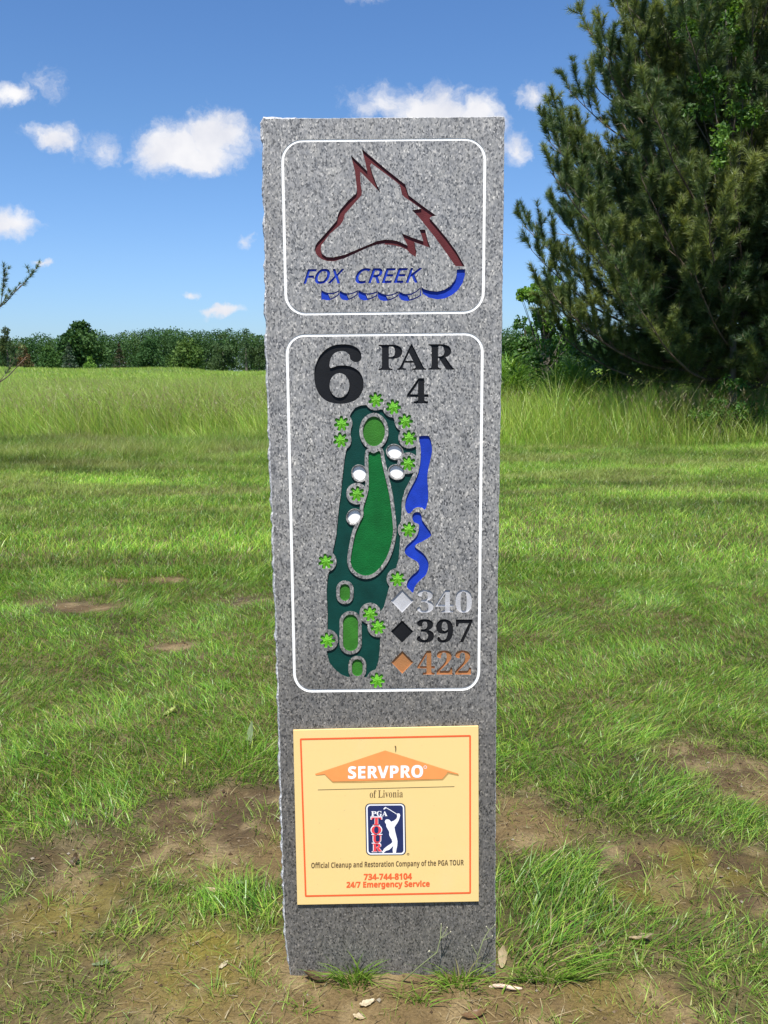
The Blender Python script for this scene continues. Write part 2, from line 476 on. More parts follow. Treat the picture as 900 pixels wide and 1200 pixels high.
def engrave(name, loops_px, depth, mat, parent, cut=0.0, bowl=None, star=None, label=None, wall=None):
    """a painted recess: floor and side walls as one part; its outline is cut out of the granite face"""
    acc = Acc(); L0 = [fl(L) for L in loops_px]
    for L in L0: HOLES.append(L)
    Lin = [inset(L, cut) if (k == 0 or cut == 0) else inset(L, -cut) for k, L in enumerate(L0)]
    for a, b in zip(L0, Lin):
        n = len(a); i = np.arange(n); j = (i + 1) % n
        V = np.concatenate([np.c_[a[:, 0], np.full(n, FACE_Y), a[:, 1]], np.c_[b[:, 0], np.full(n, FACE_Y + depth), b[:, 1]]])
        acc.add(V, None, np.stack([i, j, n + j, n + i], 1))
    if bowl or star:
        b = Lin[0]; c = b.mean(0); n = len(b)
        rings = 6 if bowl else 1
        i = np.arange(n); j = (i + 1) % n; prev = np.c_[b[:, 0], np.full(n, FACE_Y + depth), b[:, 1]]
        for k in range(1, rings):
            r = 1 - k / rings; q = c + (b - c) * r
            cur = np.c_[q[:, 0], np.full(n, FACE_Y + depth + bowl * (1 - r * r)), q[:, 1]]
            acc.add(np.concatenate([prev, cur]), None, np.stack([i, j, n + j, n + i], 1)); prev = cur
        dz = depth + bowl if bowl else star
        acc.add(np.concatenate([prev, [[c[0], FACE_Y + dz, c[1]]]]), np.stack([i, j, np.full(n, n)], 1))
    else:
        v2, f = cdt(Lin)
        acc.add(np.c_[v2[:, 0], np.full(len(v2), FACE_Y + depth), v2[:, 1]], f)
    o = acc.build(name, mat, parent, mk_org)
    if wall:                                          # bare stone sides round a painted floor
        o.data.materials.append(wall); nt = sum(len(t) for t in acc.T); mi = np.zeros(len(o.data.polygons), dtype=np.int32); mi[nt:] = 1
        o.data.polygons.foreach_set('material_index', mi)
    if label: o['label'] = label
    return o

def round_quad(c, r, w):
    """outer and inner loop of a line of width w along a rounded quadrilateral (pixel corners tl, tr, br, bl)"""
    c = np.array(c, dtype=float)
    W = np.linalg.norm(c[1] - c[0]); H = np.linalg.norm(c[3] - c[0]); res = []
    for off in (w / 2, -w / 2):
        P = []
        rr = r + off
        for (cx, cy, a0) in ((r, r, PI), (W - r, r, 1.5 * PI), (W - r, H - r, 0), (r, H - r, .5 * PI)):
            for k in range(9):
                a = a0 + k / 8 * PI / 2; u = (cx + rr * math.cos(a)) / W; v = (cy + rr * math.sin(a)) / H
                P.append((1 - v) * ((1 - u) * c[0] + u * c[1]) + v * ((1 - u) * c[3] + u * c[2]))
        res.append(np.array(P))
    return res
engrave('panel_border', round_quad([(330.6, 165.0), (568.4, 162.8), (566.2, 365.6), (335.2, 368.0)], 24, 3.3), .0010, M['white'], marker)
engrave('panel_border', round_quad([(336.0, 393.1), (565.4, 390.9), (560.9, 807.4), (345.4, 809.8)], 21, 3.3), .0010, M['white'], marker)

c1 = lambda P: conv(P, 8.571, 360, 170)
c2 = lambda P: conv(P, 7.059, 450, 190)
fox = (c2([(668, 862), (600, 742), (520, 632), (440, 535), (378, 464), (392, 450), (433, 443), (330, 370), (205, 275), (175, 185), (0, 45)])
       + c1([(548, 38), (585, 180), (603, 262), (438, 100), (480, 265), (500, 450), (490, 488), (410, 560), (332, 650), (307, 700), (298, 755), (200, 870),
             (100, 980), (80, 1015), (77, 1050), (90, 1095), (115, 1122), (145, 1145), (200, 1165), (270, 1167), (380, 1135), (500, 1080), (620, 1025), (700, 1000), (780, 988)])
       + c2([(0, 682), (70, 685), (150, 705), (190, 725), (215, 755), (262, 785), (268, 740), (258, 700), (252, 662), (385, 710), (362, 650), (340, 558), (292, 558),
             (312, 610), (325, 655), (235, 625), (145, 588), (165, 630), (195, 690), (110, 652), (50, 641)])
       + c1([(857, 954), (780, 950), (700, 965), (620, 1000), (500, 1050), (380, 1100), (260, 1128), (195, 1124), (148, 1090), (137, 1045), (142, 1005), (230, 890),
             (335, 800), (362, 755), (380, 690), (430, 635), (545, 505), (549, 470), (535, 370), (531, 272), (545, 278), (640, 378), (740, 485), (700, 400),
             (660, 300), (632, 205), (645, 184), (720, 240)])
       + c2([(70, 139), (130, 188), (150, 268), (170, 290), (212, 317), (308, 386), (230, 398), (285, 450), (340, 520), (420, 620), (500, 730), (592, 860)]))
engrave('fox_emblem', [fox], .0028, M['maroon'], marker)

hook = c2([(303, 1027), (330, 1049), (380, 1064), (440, 1070), (500, 1055), (550, 1025), (590, 970), (600, 930), (602, 887), (672, 885), (668, 940), (650, 1000),
           (610, 1060), (560, 1100), (500, 1128), (440, 1135), (370, 1120), (322, 1088)])
wave = engrave('wave_emblem', [hook], .003, M['blue'], marker)
tips = [(147, 222), (268, 226), (392, 224), (520, 232), (660, 232), (806, 205)]
for k in range(5):
    (xa, ya), (xb, yb) = tips[k], tips[k + 1]; xa += 1.5; xb -= 2.0; wd_ = xb - xa
    dip = 25 + 3 * (k > 2)
    u = np.linspace(0, 1, 12)
    top = np.c_[xa + wd_ * u, ya + (yb - ya) * u ** 2.2 + dip * 4 * u * (1 - u) * (.9 - .15 * u)]
    end = np.array([[xb + 5, yb + 22]]) if k < 4 else np.array([[xb + 8, yb + 48]])
    bot = 292 + 3 * (k > 2)
    v = np.linspace(0, 1, 10)
    low = np.c_[end[0, 0] - 4 - (end[0, 0] - 4 - xa - 36) * v, end[0, 1] + 8 + (bot - end[0, 1] - 8) * np.sin(v * PI / 2) + (4 if k > 2 else 1) * np.sin(v * PI)]
    left = [(xa + 15, bot - 6), (xa + 1, bot - (16 if k else 3) - (8 if k else 0)), (xa, ya + 25)]
    outer = np.concatenate([top, low, left])
    hx0 = xa + .40 * wd_
    ti = np.interp(np.linspace(hx0, xb - 3, 8), top[:, 0], top[:, 1]) + 8.5
    ht = np.c_[np.linspace(hx0, xb - 3, 8), ti]
    lx = np.linspace(end[0, 0] - 12, hx0 + 13, 8)
    lo_ = np.interp(lx, low[::-1, 0], low[::-1, 1]) - 8.5
    hole = np.concatenate([ht, np.c_[lx, lo_]])
    engrave('wave_emblem', [conv(outer, 5.625, 350, 300), conv(hole, 5.625, 350, 300)], .0022, M['blue'], marker)

engrave('club_lettering', text_loops('FOX', SANS, (355.9, 315.4, 403.2, 332.0), .7, .32, -.0105)
        + text_loops('CREEK', SANS, (416.9, 314.4, 494.7, 331.4), .7, .32, -.0105), .002, M['blue'], marker)
six = cr_closed([(318, 108), (311, 138), (281, 147), (254, 131), (247, 106), (225, 86), (195, 82), (160, 95), (137, 127), (131, 176), (150, 178), (190, 166), (255, 172), (308, 205),
                 (331, 265), (320, 325), (285, 368), (230, 388), (175, 390), (115, 375), (70, 335), (46, 275), (42, 200), (62, 130), (100, 80), (150, 50), (205, 42), (262, 48), (303, 72)], 3)
engrave('hole_number', [conv(six, 5, 360, 395), conv(ell(189, 283, 58, 72), 5, 360, 395)], .003, M['black'], marker)
pr = []
for ch, bx in (('P', (443.8, 404.2, 471.2, 433.4)), ('A', (465.6, 403.8, 499.2, 433.2)), ('R', (502.2, 403.6, 532.6, 433.0)), ('4', (477.2, 443.4, 501.8, 472.6))):
    pr += text_loops(ch, SERIF, bx, .35)
# the A's left serif stays clear of the P's foot
engrave('par_lettering', pr, .0026, M['black'], marker)

# hole map ---------------------------------------------------------
STARS = [(440.4, 468.3), (460.9, 476.7), (400.2, 496.2), (399.2, 515.4), (475, 493.3), (479.4, 512.8), (478.2, 542.8), (418.3, 578.5), (478.9, 620.4), (381.7, 657.8),
         (465.7, 678.3), (433.8, 718.9), (443.1, 734.2), (383.7, 750.1), (442.1, 797.1)]
BUNK = [(462.6, 529.6, 9.6, 8.4, 25), (464.7, 553.2, 9.4, 8.2, 25), (421.2, 554.7, 8.6, 9.8, -25), (414.9, 605.7, 8.2, 9.2, 30)]
green_p = ell(438.2, 505.4, 12.9, 17.4, 0, 40)
fair_p = cr_closed([(432.2, 530), (438, 531.2), (444.8, 528.5), (446.8, 538), (450.8, 556), (455.8, 578), (458.6, 598), (460.6, 619), (459.3, 632), (456.2, 645), (450.8, 657),
                    (443.4, 667), (435.3, 673), (426.8, 674.3), (418.4, 671), (412.8, 664.6), (410.9, 656), (413.2, 640), (416.7, 624), (421.5, 612.5), (425.6, 604), (425.8, 595),
                    (428.5, 586), (431.6, 574), (432.2, 560), (431.6, 545)], 4)
tees = [pill(404.2, 694.1, 6.0, 9.8), pill(410.8, 741.5, 8.9, 21.4), pill(418.7, 782.4, 6.3, 9.8)]
creek1 = cr_closed([(491, 512), (494, 510.8), (501, 510.6), (503.6, 512.5), (505.6, 519), (506.2, 530), (502.9, 545), (500.8, 559), (501.9, 577), (501.2, 588), (498.2, 597),
                    (494.5, 594.9), (490, 594.3), (485.5, 595.8), (482, 600), (478.3, 601.6), (475.4, 597), (474.7, 592), (476.2, 583), (481.2, 572), (488.2, 559), (491.8, 546), (493.2, 530), (492, 519)], 3)
creek2 = cr_closed(conv([(730, 152), (748, 131), (780, 131), (797, 155), (802, 190), (830, 230), (871, 298), (820, 340), (770, 365), (747, 385), (764, 405), (810, 440), (844, 490), (849, 540),
                         (830, 600), (780, 648), (747, 690), (733, 735), (710, 716), (687, 692), (692, 650), (722, 610), (768, 570), (779, 533), (760, 500), (700, 465), (670, 430), (680, 388),
                         (720, 350), (760, 308), (776, 260), (776, 222), (742, 205), (728, 180)], 6.4286, 370, 580), 3)
rough_o = [(409.6, 488), (411.5, 484), (416, 478), (423, 475), (430, 474.6), (437, 478.5), (445, 479), (452, 481.7), (461, 489.7), (467, 500), (472, 510), (476, 521), (487.6, 523), (487.8, 533), (486, 552),
           (480, 563.5), (474, 575), (471.7, 590), (470.5, 600), (469.5, 616), (468.8, 634), (467.2, 655), (463.5, 668), (455.5, 690), (450, 711), (446.5, 716), (446, 740), (445, 760), (443.5, 775),
           (440, 785), (432, 792), (428.5, 793.6), (406.7, 793.2), (399.3, 790), (392, 783.7), (386, 776.4), (383, 764), (383.5, 745), (384, 719), (382.8, 694.5), (383.5, 680), (386, 667), (390, 647),
           (394, 627), (397, 596), (399.5, 578), (401.7, 556), (404, 536), (406, 526), (410, 515), (411.5, 500)]
xs = np.arange(372, 500, .55); ys = np.arange(460, 806, .55); GX, GY = np.meshgrid(xs, ys)
Fv = sd_poly(rough_o, GX, GY)
for (x, y) in STARS: Fv = np.maximum(Fv, 12.6 - np.hypot(GX - x, GY - y))
for (x, y, a, b, r_) in BUNK: Fv = np.maximum(Fv, .9 - sd_poly(ell(x, y, a, b, r_), GX, GY))
for P in [green_p, fair_p, creek1] + tees: Fv = np.maximum(Fv, 4.1 - sd_poly(P, GX, GY))
hole_map = engrave('hole_map', contours(Fv, xs, ys), .003, M['rough_green'], marker)
def star(cx, cy, ro=9.3, ri=5.0, n=7, rot=-90):
    P = []
    for k in range(n):
        a0 = R(rot) + 2 * PI * k / n
        for da, rr in ((-.22, ro * .93), (0, ro), (.22, ro * .93), (PI / n, ri)): P.append((cx + rr * math.cos(a0 + da), cy + rr * math.sin(a0 + da)))
    return np.array(P)
rs = random.Random(4)
for (x, y) in STARS: engrave('tree_symbol', [star(x, y, rot=-90 + rs.uniform(-12, 12))], .0032, M['lime'], hole_map, star=.0008)
engrave('putting_green', [green_p], .003, M['tee_green'], hole_map, .0007)
engrave('fairway', [fair_p], .003, M['fair_green'], hole_map, .0004)
for P in tees: engrave('tee_box', [P], .003, M['tee_green'], hole_map, .0007)
for b in BUNK: engrave('bunker', [ell(*b)], .0046, M['white'], hole_map, .0026, wall=M['granite'])
engrave('creek', [creek1], .003, M['blue'], hole_map, .0003)
engrave('creek', [creek2], .003, M['blue'], hole_map, .0003)
def diamond(cx, cy, a, b): return np.array([(cx, cy - b), (cx + a, cy), (cx, cy + b), (cx - a, cy)])
engrave('tee_diamond', [diamond(471.3, 704.2, 13.2, 13.8)], .0032, M['silver'], marker, .0012, label='silver diamond')
engrave('tee_diamond', [diamond(471.2, 740, 13.2, 13.1)], .003, M['black'], marker, label='black diamond')
engrave('tee_diamond', [diamond(471.4, 776, 13.0, 13.4)], .0032, M['bronze'], marker, .0012, label='bronze diamond')
engrave('yardage_number', text_loops('340', SERIF, (488.8, 690.9, 553.2, 718.0), 0), .0024, M['silver'], marker, label='silver number 340')
engrave('yardage_number', text_loops('397', SERIF, (488.8, 725.9, 553.6, 752.8), .45), .0024, M['black'], marker, label='black number 397')
engrave('yardage_number', text_loops('422', SERIF, (489, 762.2, 552, 790.4), 0), .0026, M['bronze'], marker, label='bronze number 422')

# the slab: face with the recesses cut out, a chipped arris, split sides
def resample(P, step):
    out = []
    for a, b in zip(P[:-1], P[1:]):
        n = max(1, int(round(np.linalg.norm(np.subtract(b, a)) / step)))
        out += [np.add(a, np.subtract(b, a) * k / n) for k in range(n)]
    return np.array(out)
left_px = [(340.5, 1141), (334.5, 1090), (331.5, 1000), (326, 790), (319.5, 600), (313.3, 430), (310.5, 250), (308.3, 139.4)]
right_px = [(591.0, 137.0), (589, 300), (587, 430), (584.2, 600), (581.2, 800), (580, 1000), (580, 1141)]
Lp = [face(p) for p in left_px]; Rp = [face(p) for p in right_px]
out_p = [(Lp[0][0] + .004, -.10)] + Lp + Rp + [(Rp[-1][0], -.10)]
edge = resample(out_p + [out_p[0]], .0055)
n_e = len(edge); ar = np.arange(n_e)
side_l = edge[:, 0] < np.interp(edge[:, 1], [-.1, 1.7], [.05, .05]) * 0 + mk_org[0] - .15
top_m = edge[:, 1] > Lp[-1][1] - .002
bot_m = edge[:, 1] < -.09
ez = edge[:, 1] * 1.0; ex = edge[:, 0]
jit = fbm(ez * 70 + ex * 55, ez * 0 + 3.3, 5, 3) - .5
big = fbm(ez * 22 + ex * 22, ez * 0 + 8.1, 9, 3)
amp = np.where(side_l, .0045, np.where(top_m, .0012, .0016)); amp = np.where(bot_m, 0, amp)
ctr = np.array([mk_org[0], .8])
out_n = np.where(top_m[:, None], [[0, 1.]], np.where(bot_m[:, None], [[0, -1.]], np.where((edge[:, 0] < mk_org[0])[:, None], [[-1., 0]], [[1., 0]])))
e0 = edge + out_n * (jit * amp * 1.0)[:, None]
chip = np.where(side_l, .003 + .011 * sstep(.35, .75, big), .0012 + .002 * big); chip = np.where(bot_m, 0, chip)
prot = np.where(side_l, .0025 + .0045 * big + .004 * jit, .0008 + .0012 * big + .001 * jit); prot = np.where(bot_m, 0, prot)
T_ = .115
rings = [(e0, np.zeros(n_e))]
rings.append((e0 + out_n * (prot * .45)[:, None], chip * .35))
rings.append((e0 + out_n * prot[:, None], chip + .002))
for k, yb in enumerate((.02, .04, .065, .09, T_ - .008)):
    rgh = (fbm(ez * 30 + ex * 30, np.full(n_e, yb * 40), 21 + k, 3) - .5) * np.where(top_m, .004, .007); rgh = np.where(bot_m, 0, rgh)
    rings.append((e0 + out_n * (prot * .7 + rgh - .001)[:, None], np.full(n_e, yb)))
rings.append((e0 + out_n * (prot * .3)[:, None], np.full(n_e, T_)))
acc = Acc()
for k in range(len(rings) - 1):
    (a, ya), (b, yb) = rings[k], rings[k + 1]; j = (ar + 1) % n_e
    V = np.concatenate([np.c_[a[:, 0], FACE_Y + ya, a[:, 1]], np.c_[b[:, 0], FACE_Y + yb, b[:, 1]]])
    acc.add(V, None, np.stack([ar, n_e + ar, n_e + j, j], 1))
vb, fb_ = cdt([rings[-1][0]])
acc.add(np.c_[vb[:, 0], np.full(len(vb), FACE_Y + T_), vb[:, 1]], fb_)
acc.build('rough_edges', M['split'], marker, mk_org)
vf, ff = cdt([e0] + HOLES)
acc = Acc(); acc.add(np.c_[vf[:, 0], np.full(len(vf), FACE_Y), vf[:, 1]], ff)
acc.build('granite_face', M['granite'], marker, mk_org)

# ================================================================== the sponsor sign fixed to the stone
PY = FACE_Y - .0062
pc = [(343.6, 856.0), (560.6, 851.2), (561.0, 1056.2), (348.4, 1060.2)]
pq = np.array([face(p, PY) for p in pc])
sg_org = (float(pq[:, 0].mean()), PY, float(pq[2:, 1].mean()))
sign = thing('sponsor_sign', 'square cream yellow sponsor sign with orange roof logo mounted low on the stone', 'sign', sg_org)
def flat(name, loops_px, mat, parent, lift, label=None):
    v2, f = cdt([np.array([face(p, PY) for p in L]) for L in loops_px])
    a = Acc(); a.add(np.c_[v2[:, 0], np.full(len(v2), PY - lift), v2[:, 1]], f)
    o = a.build(name, mat, parent, sg_org)
    if label: o['label'] = label
    return o
M['cream'] = plain('cream sign face', (.80, .60, .27), .35, .45, vary=.03, scale=12)
M['cream_edge'] = plain('sign edge', (.62, .52, .33), .6)
M['red_print'] = plain('orange red print', (.76, .115, .035), .4, vary=.05)
M['orange_print'] = plain('orange print', (.90, .29, .085), .4, vary=.05)
M['shade_print'] = plain('printed brown edge', (.50, .30, .10), .4)
M['brown_print'] = plain('dark brown print', (.13, .085, .04), .4)
M['navy_print'] = plain('navy print', (.018, .028, .10), .4)
M['dark_print'] = plain('dark slate print', (.03, .035, .06), .4)
M['white_print'] = plain('white print', (.82, .82, .84), .4, vary=.02)
M['pink_print'] = plain('coral red print', (.72, .06, .07), .4)
acc = Acc(); n = 4; i = np.arange(4); j = (i + 1) % 4
b2 = pq.copy()
acc.add(np.concatenate([np.c_[pq[:, 0], np.full(4, PY), pq[:, 1]], np.c_[b2[:, 0], np.full(4, PY + .0045), b2[:, 1]]]), None,
        np.concatenate([[[3, 2, 1, 0]], [[4, 5, 6, 7]], np.stack([i, j, 4 + j, 4 + i], 1)]))
def worn_plate():
    m, n, out = mat_new('weathered cream plate')
    t = n.new('ShaderNodeTexCoord').outputs['Object']
    f = n.mapr(n.noise(n.vec('MULTIPLY', t, (1, 1, .45)), 14, 6, .65), .5, .72); d = n.mapr(n.noise(t, 90, 3, .7), .66, .74); k = n.mapr(n.noise(t, 3, 2, .5), .3, .7)
    c = n.mix(n.math('MULTIPLY', k, .5), (.77, .555, .225, 1), (.77, .57, .25, 1))
    c = n.mix(n.math('MULTIPLY', f, .22), c, (.66, .52, .26, 1)); c = n.mix(n.math('MULTIPLY', d, .4), c, (.42, .32, .16, 1))
    principled(n, out, c, n.mapr(f, 0, 1, .32, .6), .5, 0, bump(n, n.noise(t, 9, 3, .5), .15, .004)); return m
M['cream'] = worn_plate()
acc.build('plate', M['cream'], sign, sg_org)
def quad_line(c, w):
    return round_quad(c, .6, w)
flat('border_line', quad_line([(352.4, 866.2), (550.9, 862.2), (551.0, 1046.2), (358.3, 1050.0)], 2.0), M['red_print'], sign, .0004)
cs = lambda P: conv(P, 3.913, 340, 845)
flat('roof_shadow', [cs([(122, 249), (160, 246), (166, 254), (196, 283), (330, 282), (701, 270), (727, 241), (772, 251), (774, 247), (440, 150)])], M['shade_print'], sign, .0004)
roof = flat('roof_emblem', [cs([(115, 241), (436, 134), (770, 240), (772, 244), (722, 233), (697, 264), (195, 276), (160, 243), (118, 247)])], M['orange_print'], sign, .0008)
flat('lettering', text_loops('SERVPRO', SANSB, (408.2, 897.2, 495.4, 911.4), .45, 0, -.018, 3, 1.05), M['white_print'], roof, .0012)
flat('mark', [ell(498.3, 898.7, 1.9, 1.9), ell(498.3, 898.7, 1.4, 1.4)], M['white_print'], roof, .0012)
flat('speck', [cs([(479, 112), (485, 112), (487, 122), (485, 138), (482, 137), (482, 122)])], M['brown_print'], sign, .0014)
flat('rule_line', [[(372.5, 925.2), (532.5, 921.3), (532.5, 921.9), (372.5, 925.8)]], M['brown_print'], sign, .0004)
flat('town_lettering', text_loops('of Livonia', SERIF, (433.2, 925.6, 472.2, 934.6), -.1, 0, -.018, 3), M['brown_print'], sign, .0004)
flat('slogan_lettering', text_loops('Official Cleanup and Restoration Company of the PGA TOUR', SANSB, (364.8, 1008.8, 543.5, 1017.6), .06, 0, -.020, 3), M['brown_print'], sign, .0004)
flat('phone_lettering', text_loops('734-744-8104', SANSB, (426.4, 1023.6, 482.6, 1030.8), .3, 0, -.014, 3), M['red_print'], sign, .0004)
flat('service_lettering', text_loops('24/7 Emergency Service', SANSB, (406.2, 1032.4, 503.4, 1041.6), .3, 0, -.014, 3), M['red_print'], sign, .0004)
cg = lambda P: conv(P, 13.846, 420, 935)
def rq(x0, y0, x1, y1, x2, y2, x3, y3, r):
    return round_quad(cg([(x0, y0), (x1, y1), (x2, y2), (x3, y3)]), r / 13.846, .02)[0]
emb = flat('golfer_emblem', [rq(108, 90, 762, 84, 775, 925, 125, 932, 75)], M['dark_print'], sign, .0004)
flat('outline', [rq(126, 104, 742, 98, 755, 912, 142, 917, 62), rq(148, 124, 722, 118, 732, 890, 164, 896, 46)], M['white_print'], emb, .0008)
flat('ground', [rq(148, 124, 722, 118, 732, 890, 164, 896, 46)], M['navy_print'], emb, .0007)
golfer = cg([(462, 342), (490, 345), (512, 360), (530, 383), (575, 365), (615, 335), (630, 300), (622, 255), (640, 246), (668, 250), (678, 280), (668, 320), (655, 360), (630, 405), (605, 440),
             (585, 470), (592, 520), (606, 580), (622, 640), (634, 700), (630, 770), (615, 840), (610, 880), (604, 894), (560, 892), (556, 830), (568, 772), (540, 800), (500, 838), (450, 852),
             (425, 870), (412, 890), (386, 888), (398, 850), (415, 820), (470, 775), (525, 740), (552, 712), (540, 670), (515, 630), (500, 600), (500, 545), (475, 500), (452, 460), (450, 420), (434, 400),
             (428, 378), (440, 352)])
flat('golfer', [golfer], M['white_print'], emb, .0012)
flat('golf_club', [cg([(622, 252), (520, 188), (455, 152), (444, 142), (430, 146), (402, 176), (412, 184), (432, 178), (446, 160), (515, 198), (616, 262)])], M['white_print'], emb, .0012)
def gl(t, x0, y0, x1, y1, off=0.): return text_loops(t, SERIF, (420 + x0 / 13.846, 935 + y0 / 13.846, 420 + x1 / 13.846, 935 + y1 / 13.846), off, 0, -.01, 3)
flat('tour_name', gl('P', 208, 214, 292, 290, .12) + gl('G', 298, 210, 382, 292, .12) + gl('A', 386, 212, 470, 290, .12), M['white_print'], emb, .0012)
for t, a in (('T', (208, 308, 376, 436)), ('O', (210, 446, 374, 584)), ('U', (222, 592, 378, 722)), ('R', (228, 732, 382, 866))):
    flat('letter_edge', gl(t, a[0] - 7, a[1] - 7, a[2] + 7, a[3] + 5, .5), M['white_print'], emb, .0012)
    flat('letter', gl(t, a[0] + 4, a[1] + 4, a[2] - 4, a[3] - 5, .25), M['pink_print'], emb, .0016)
flat('mark', [ell(478.2, 1000.8, 1.5, 1.3), ell(478.2, 1000.8, .9, .7)], M['brown_print'], sign, .0004)

# ================================================================== the ground
rng = np.random.default_rng(7)
def terrain(x, y):
    x = np.asarray(x, dtype=float); y = np.asarray(y, dtype=float)
    z = .95 * sstep(38, 125, y)
    z = z + 1.0 * np.exp(-((x + 62) / 26) ** 2 - ((y - 122) / 22) ** 2)
    z = z + .75 * np.exp(-((x + 31) / 7.5) ** 2 - ((y - 128) / 8) ** 2)
    z = z + .5 * (fbm(x / 26, y / 26, 3, 3) - .5) * sstep(18, 60, y)
    near = np.clip(1 - np.hypot(x, (y - FACE_Y) * .8) / 2.2, 0, 1)
    z = z + .10 * (fbm(x / 2.2, y / 2.2, 31, 3) - .5) * sstep(2.4, 6, y)
    f = np.clip((6.5 - y) / 2.5, 0, 1) * np.clip((y + 3) / 2, 0, 1)
    z = z + f * (.034 * (fbm(x * 3.5, y * 3.5, 11, 3) - .5) + .019 * (fbm(x * 17, y * 17, 12, 3) - .5) + .010 * (fbm(x * 55, y * 55, 13, 2) - .5))
    return z
Z_B = float(terrain(mk_org[0], FACE_Y))
_t0 = terrain
def terrain(x, y): return _t0(x, y) - Z_B * np.exp(-np.hypot(np.asarray(x) - mk_org[0], np.asarray(y) - FACE_Y) ** 2 / .35)

def blob(px, py, rx, ry, a):
    c = gnd(px, py); e = gnd(px + rx, py); u = gnd(px, py - ry); d = gnd(px, py + ry)
    return (c[0], c[1], abs(e[0] - c[0]), abs(u[1] - d[1]) / 2, a)
BARE = [blob(*b) for b in [(255, 955, 80, 30, -1.1), (165, 1000, 60, 25, -.55), (300, 1010, 40, 30, -.5), (235, 1115, 60, 50, -1.0), (455, 1175, 230, 36, -1.1), (60, 1090, 90, 60, -.2),
        (612, 960, 42, 36, -1.0), (815, 888, 62, 19, -1.0), (885, 925, 40, 22, -.9), (800, 1010, 62, 20, -.9), (745, 1050, 60, 26, -.7), (860, 1040, 50, 18, -.8), (330, 965, 50, 45, -.9),
        (700, 1160, 60, 26, -.5), (95, 711, 40, 5, -.7), (205, 757, 32, 6, -.72), (185, 680, 90, 4, -.6), (290, 705, 40, 8, -.7), (55, 705, 30, 5, -.6), (740, 557, 60, 3, -.45), (690, 577, 20, 2.5, -.4)]]
LUSH = [blob(*b) for b in [(80, 925, 130, 50, .7), (205, 985, 45, 14, .6), (300, 1050, 34, 34, .55), (650, 1050, 60, 55, .95), (715, 935, 85, 26, .5), (870, 965, 40, 24, .5), (640, 1125, 50, 24, .6),
        (820, 1120, 100, 40, .3), (290, 895, 34, 26, .7), (265, 1075, 45, 20, .45), (185, 1045, 40, 16, .3), (620, 900, 40, 16, .5), (30, 1110, 60, 40, .15)]]
def field(x, y, L):
    s_ = np.zeros(np.shape(x))
    for (cx, cy, sx, sy, a) in L: s_ = s_ + a * np.exp(-(((x - cx) / sx) ** 2 + ((y - cy) / sy) ** 2) * .9)
    return s_
YL = float(gnd(450, 900)[1])                          # where the worn ground round the stone gives way to turf
def grass_cover(x, y):
    base = .56 + .42 * sstep(YL - .55, YL + .35, y + .25 * (fbm(x * 2.2, y * 2.2, 41, 3) - .5))
    c = base + field(x, y, BARE) + field(x, y, LUSH)
    clump = fbm(x * 9, y * 9, 43, 3)
    c = c + (clump - .5) * 1.5 * np.clip(1.25 - c, 0, 1)
    return np.clip(c, 0, 1)

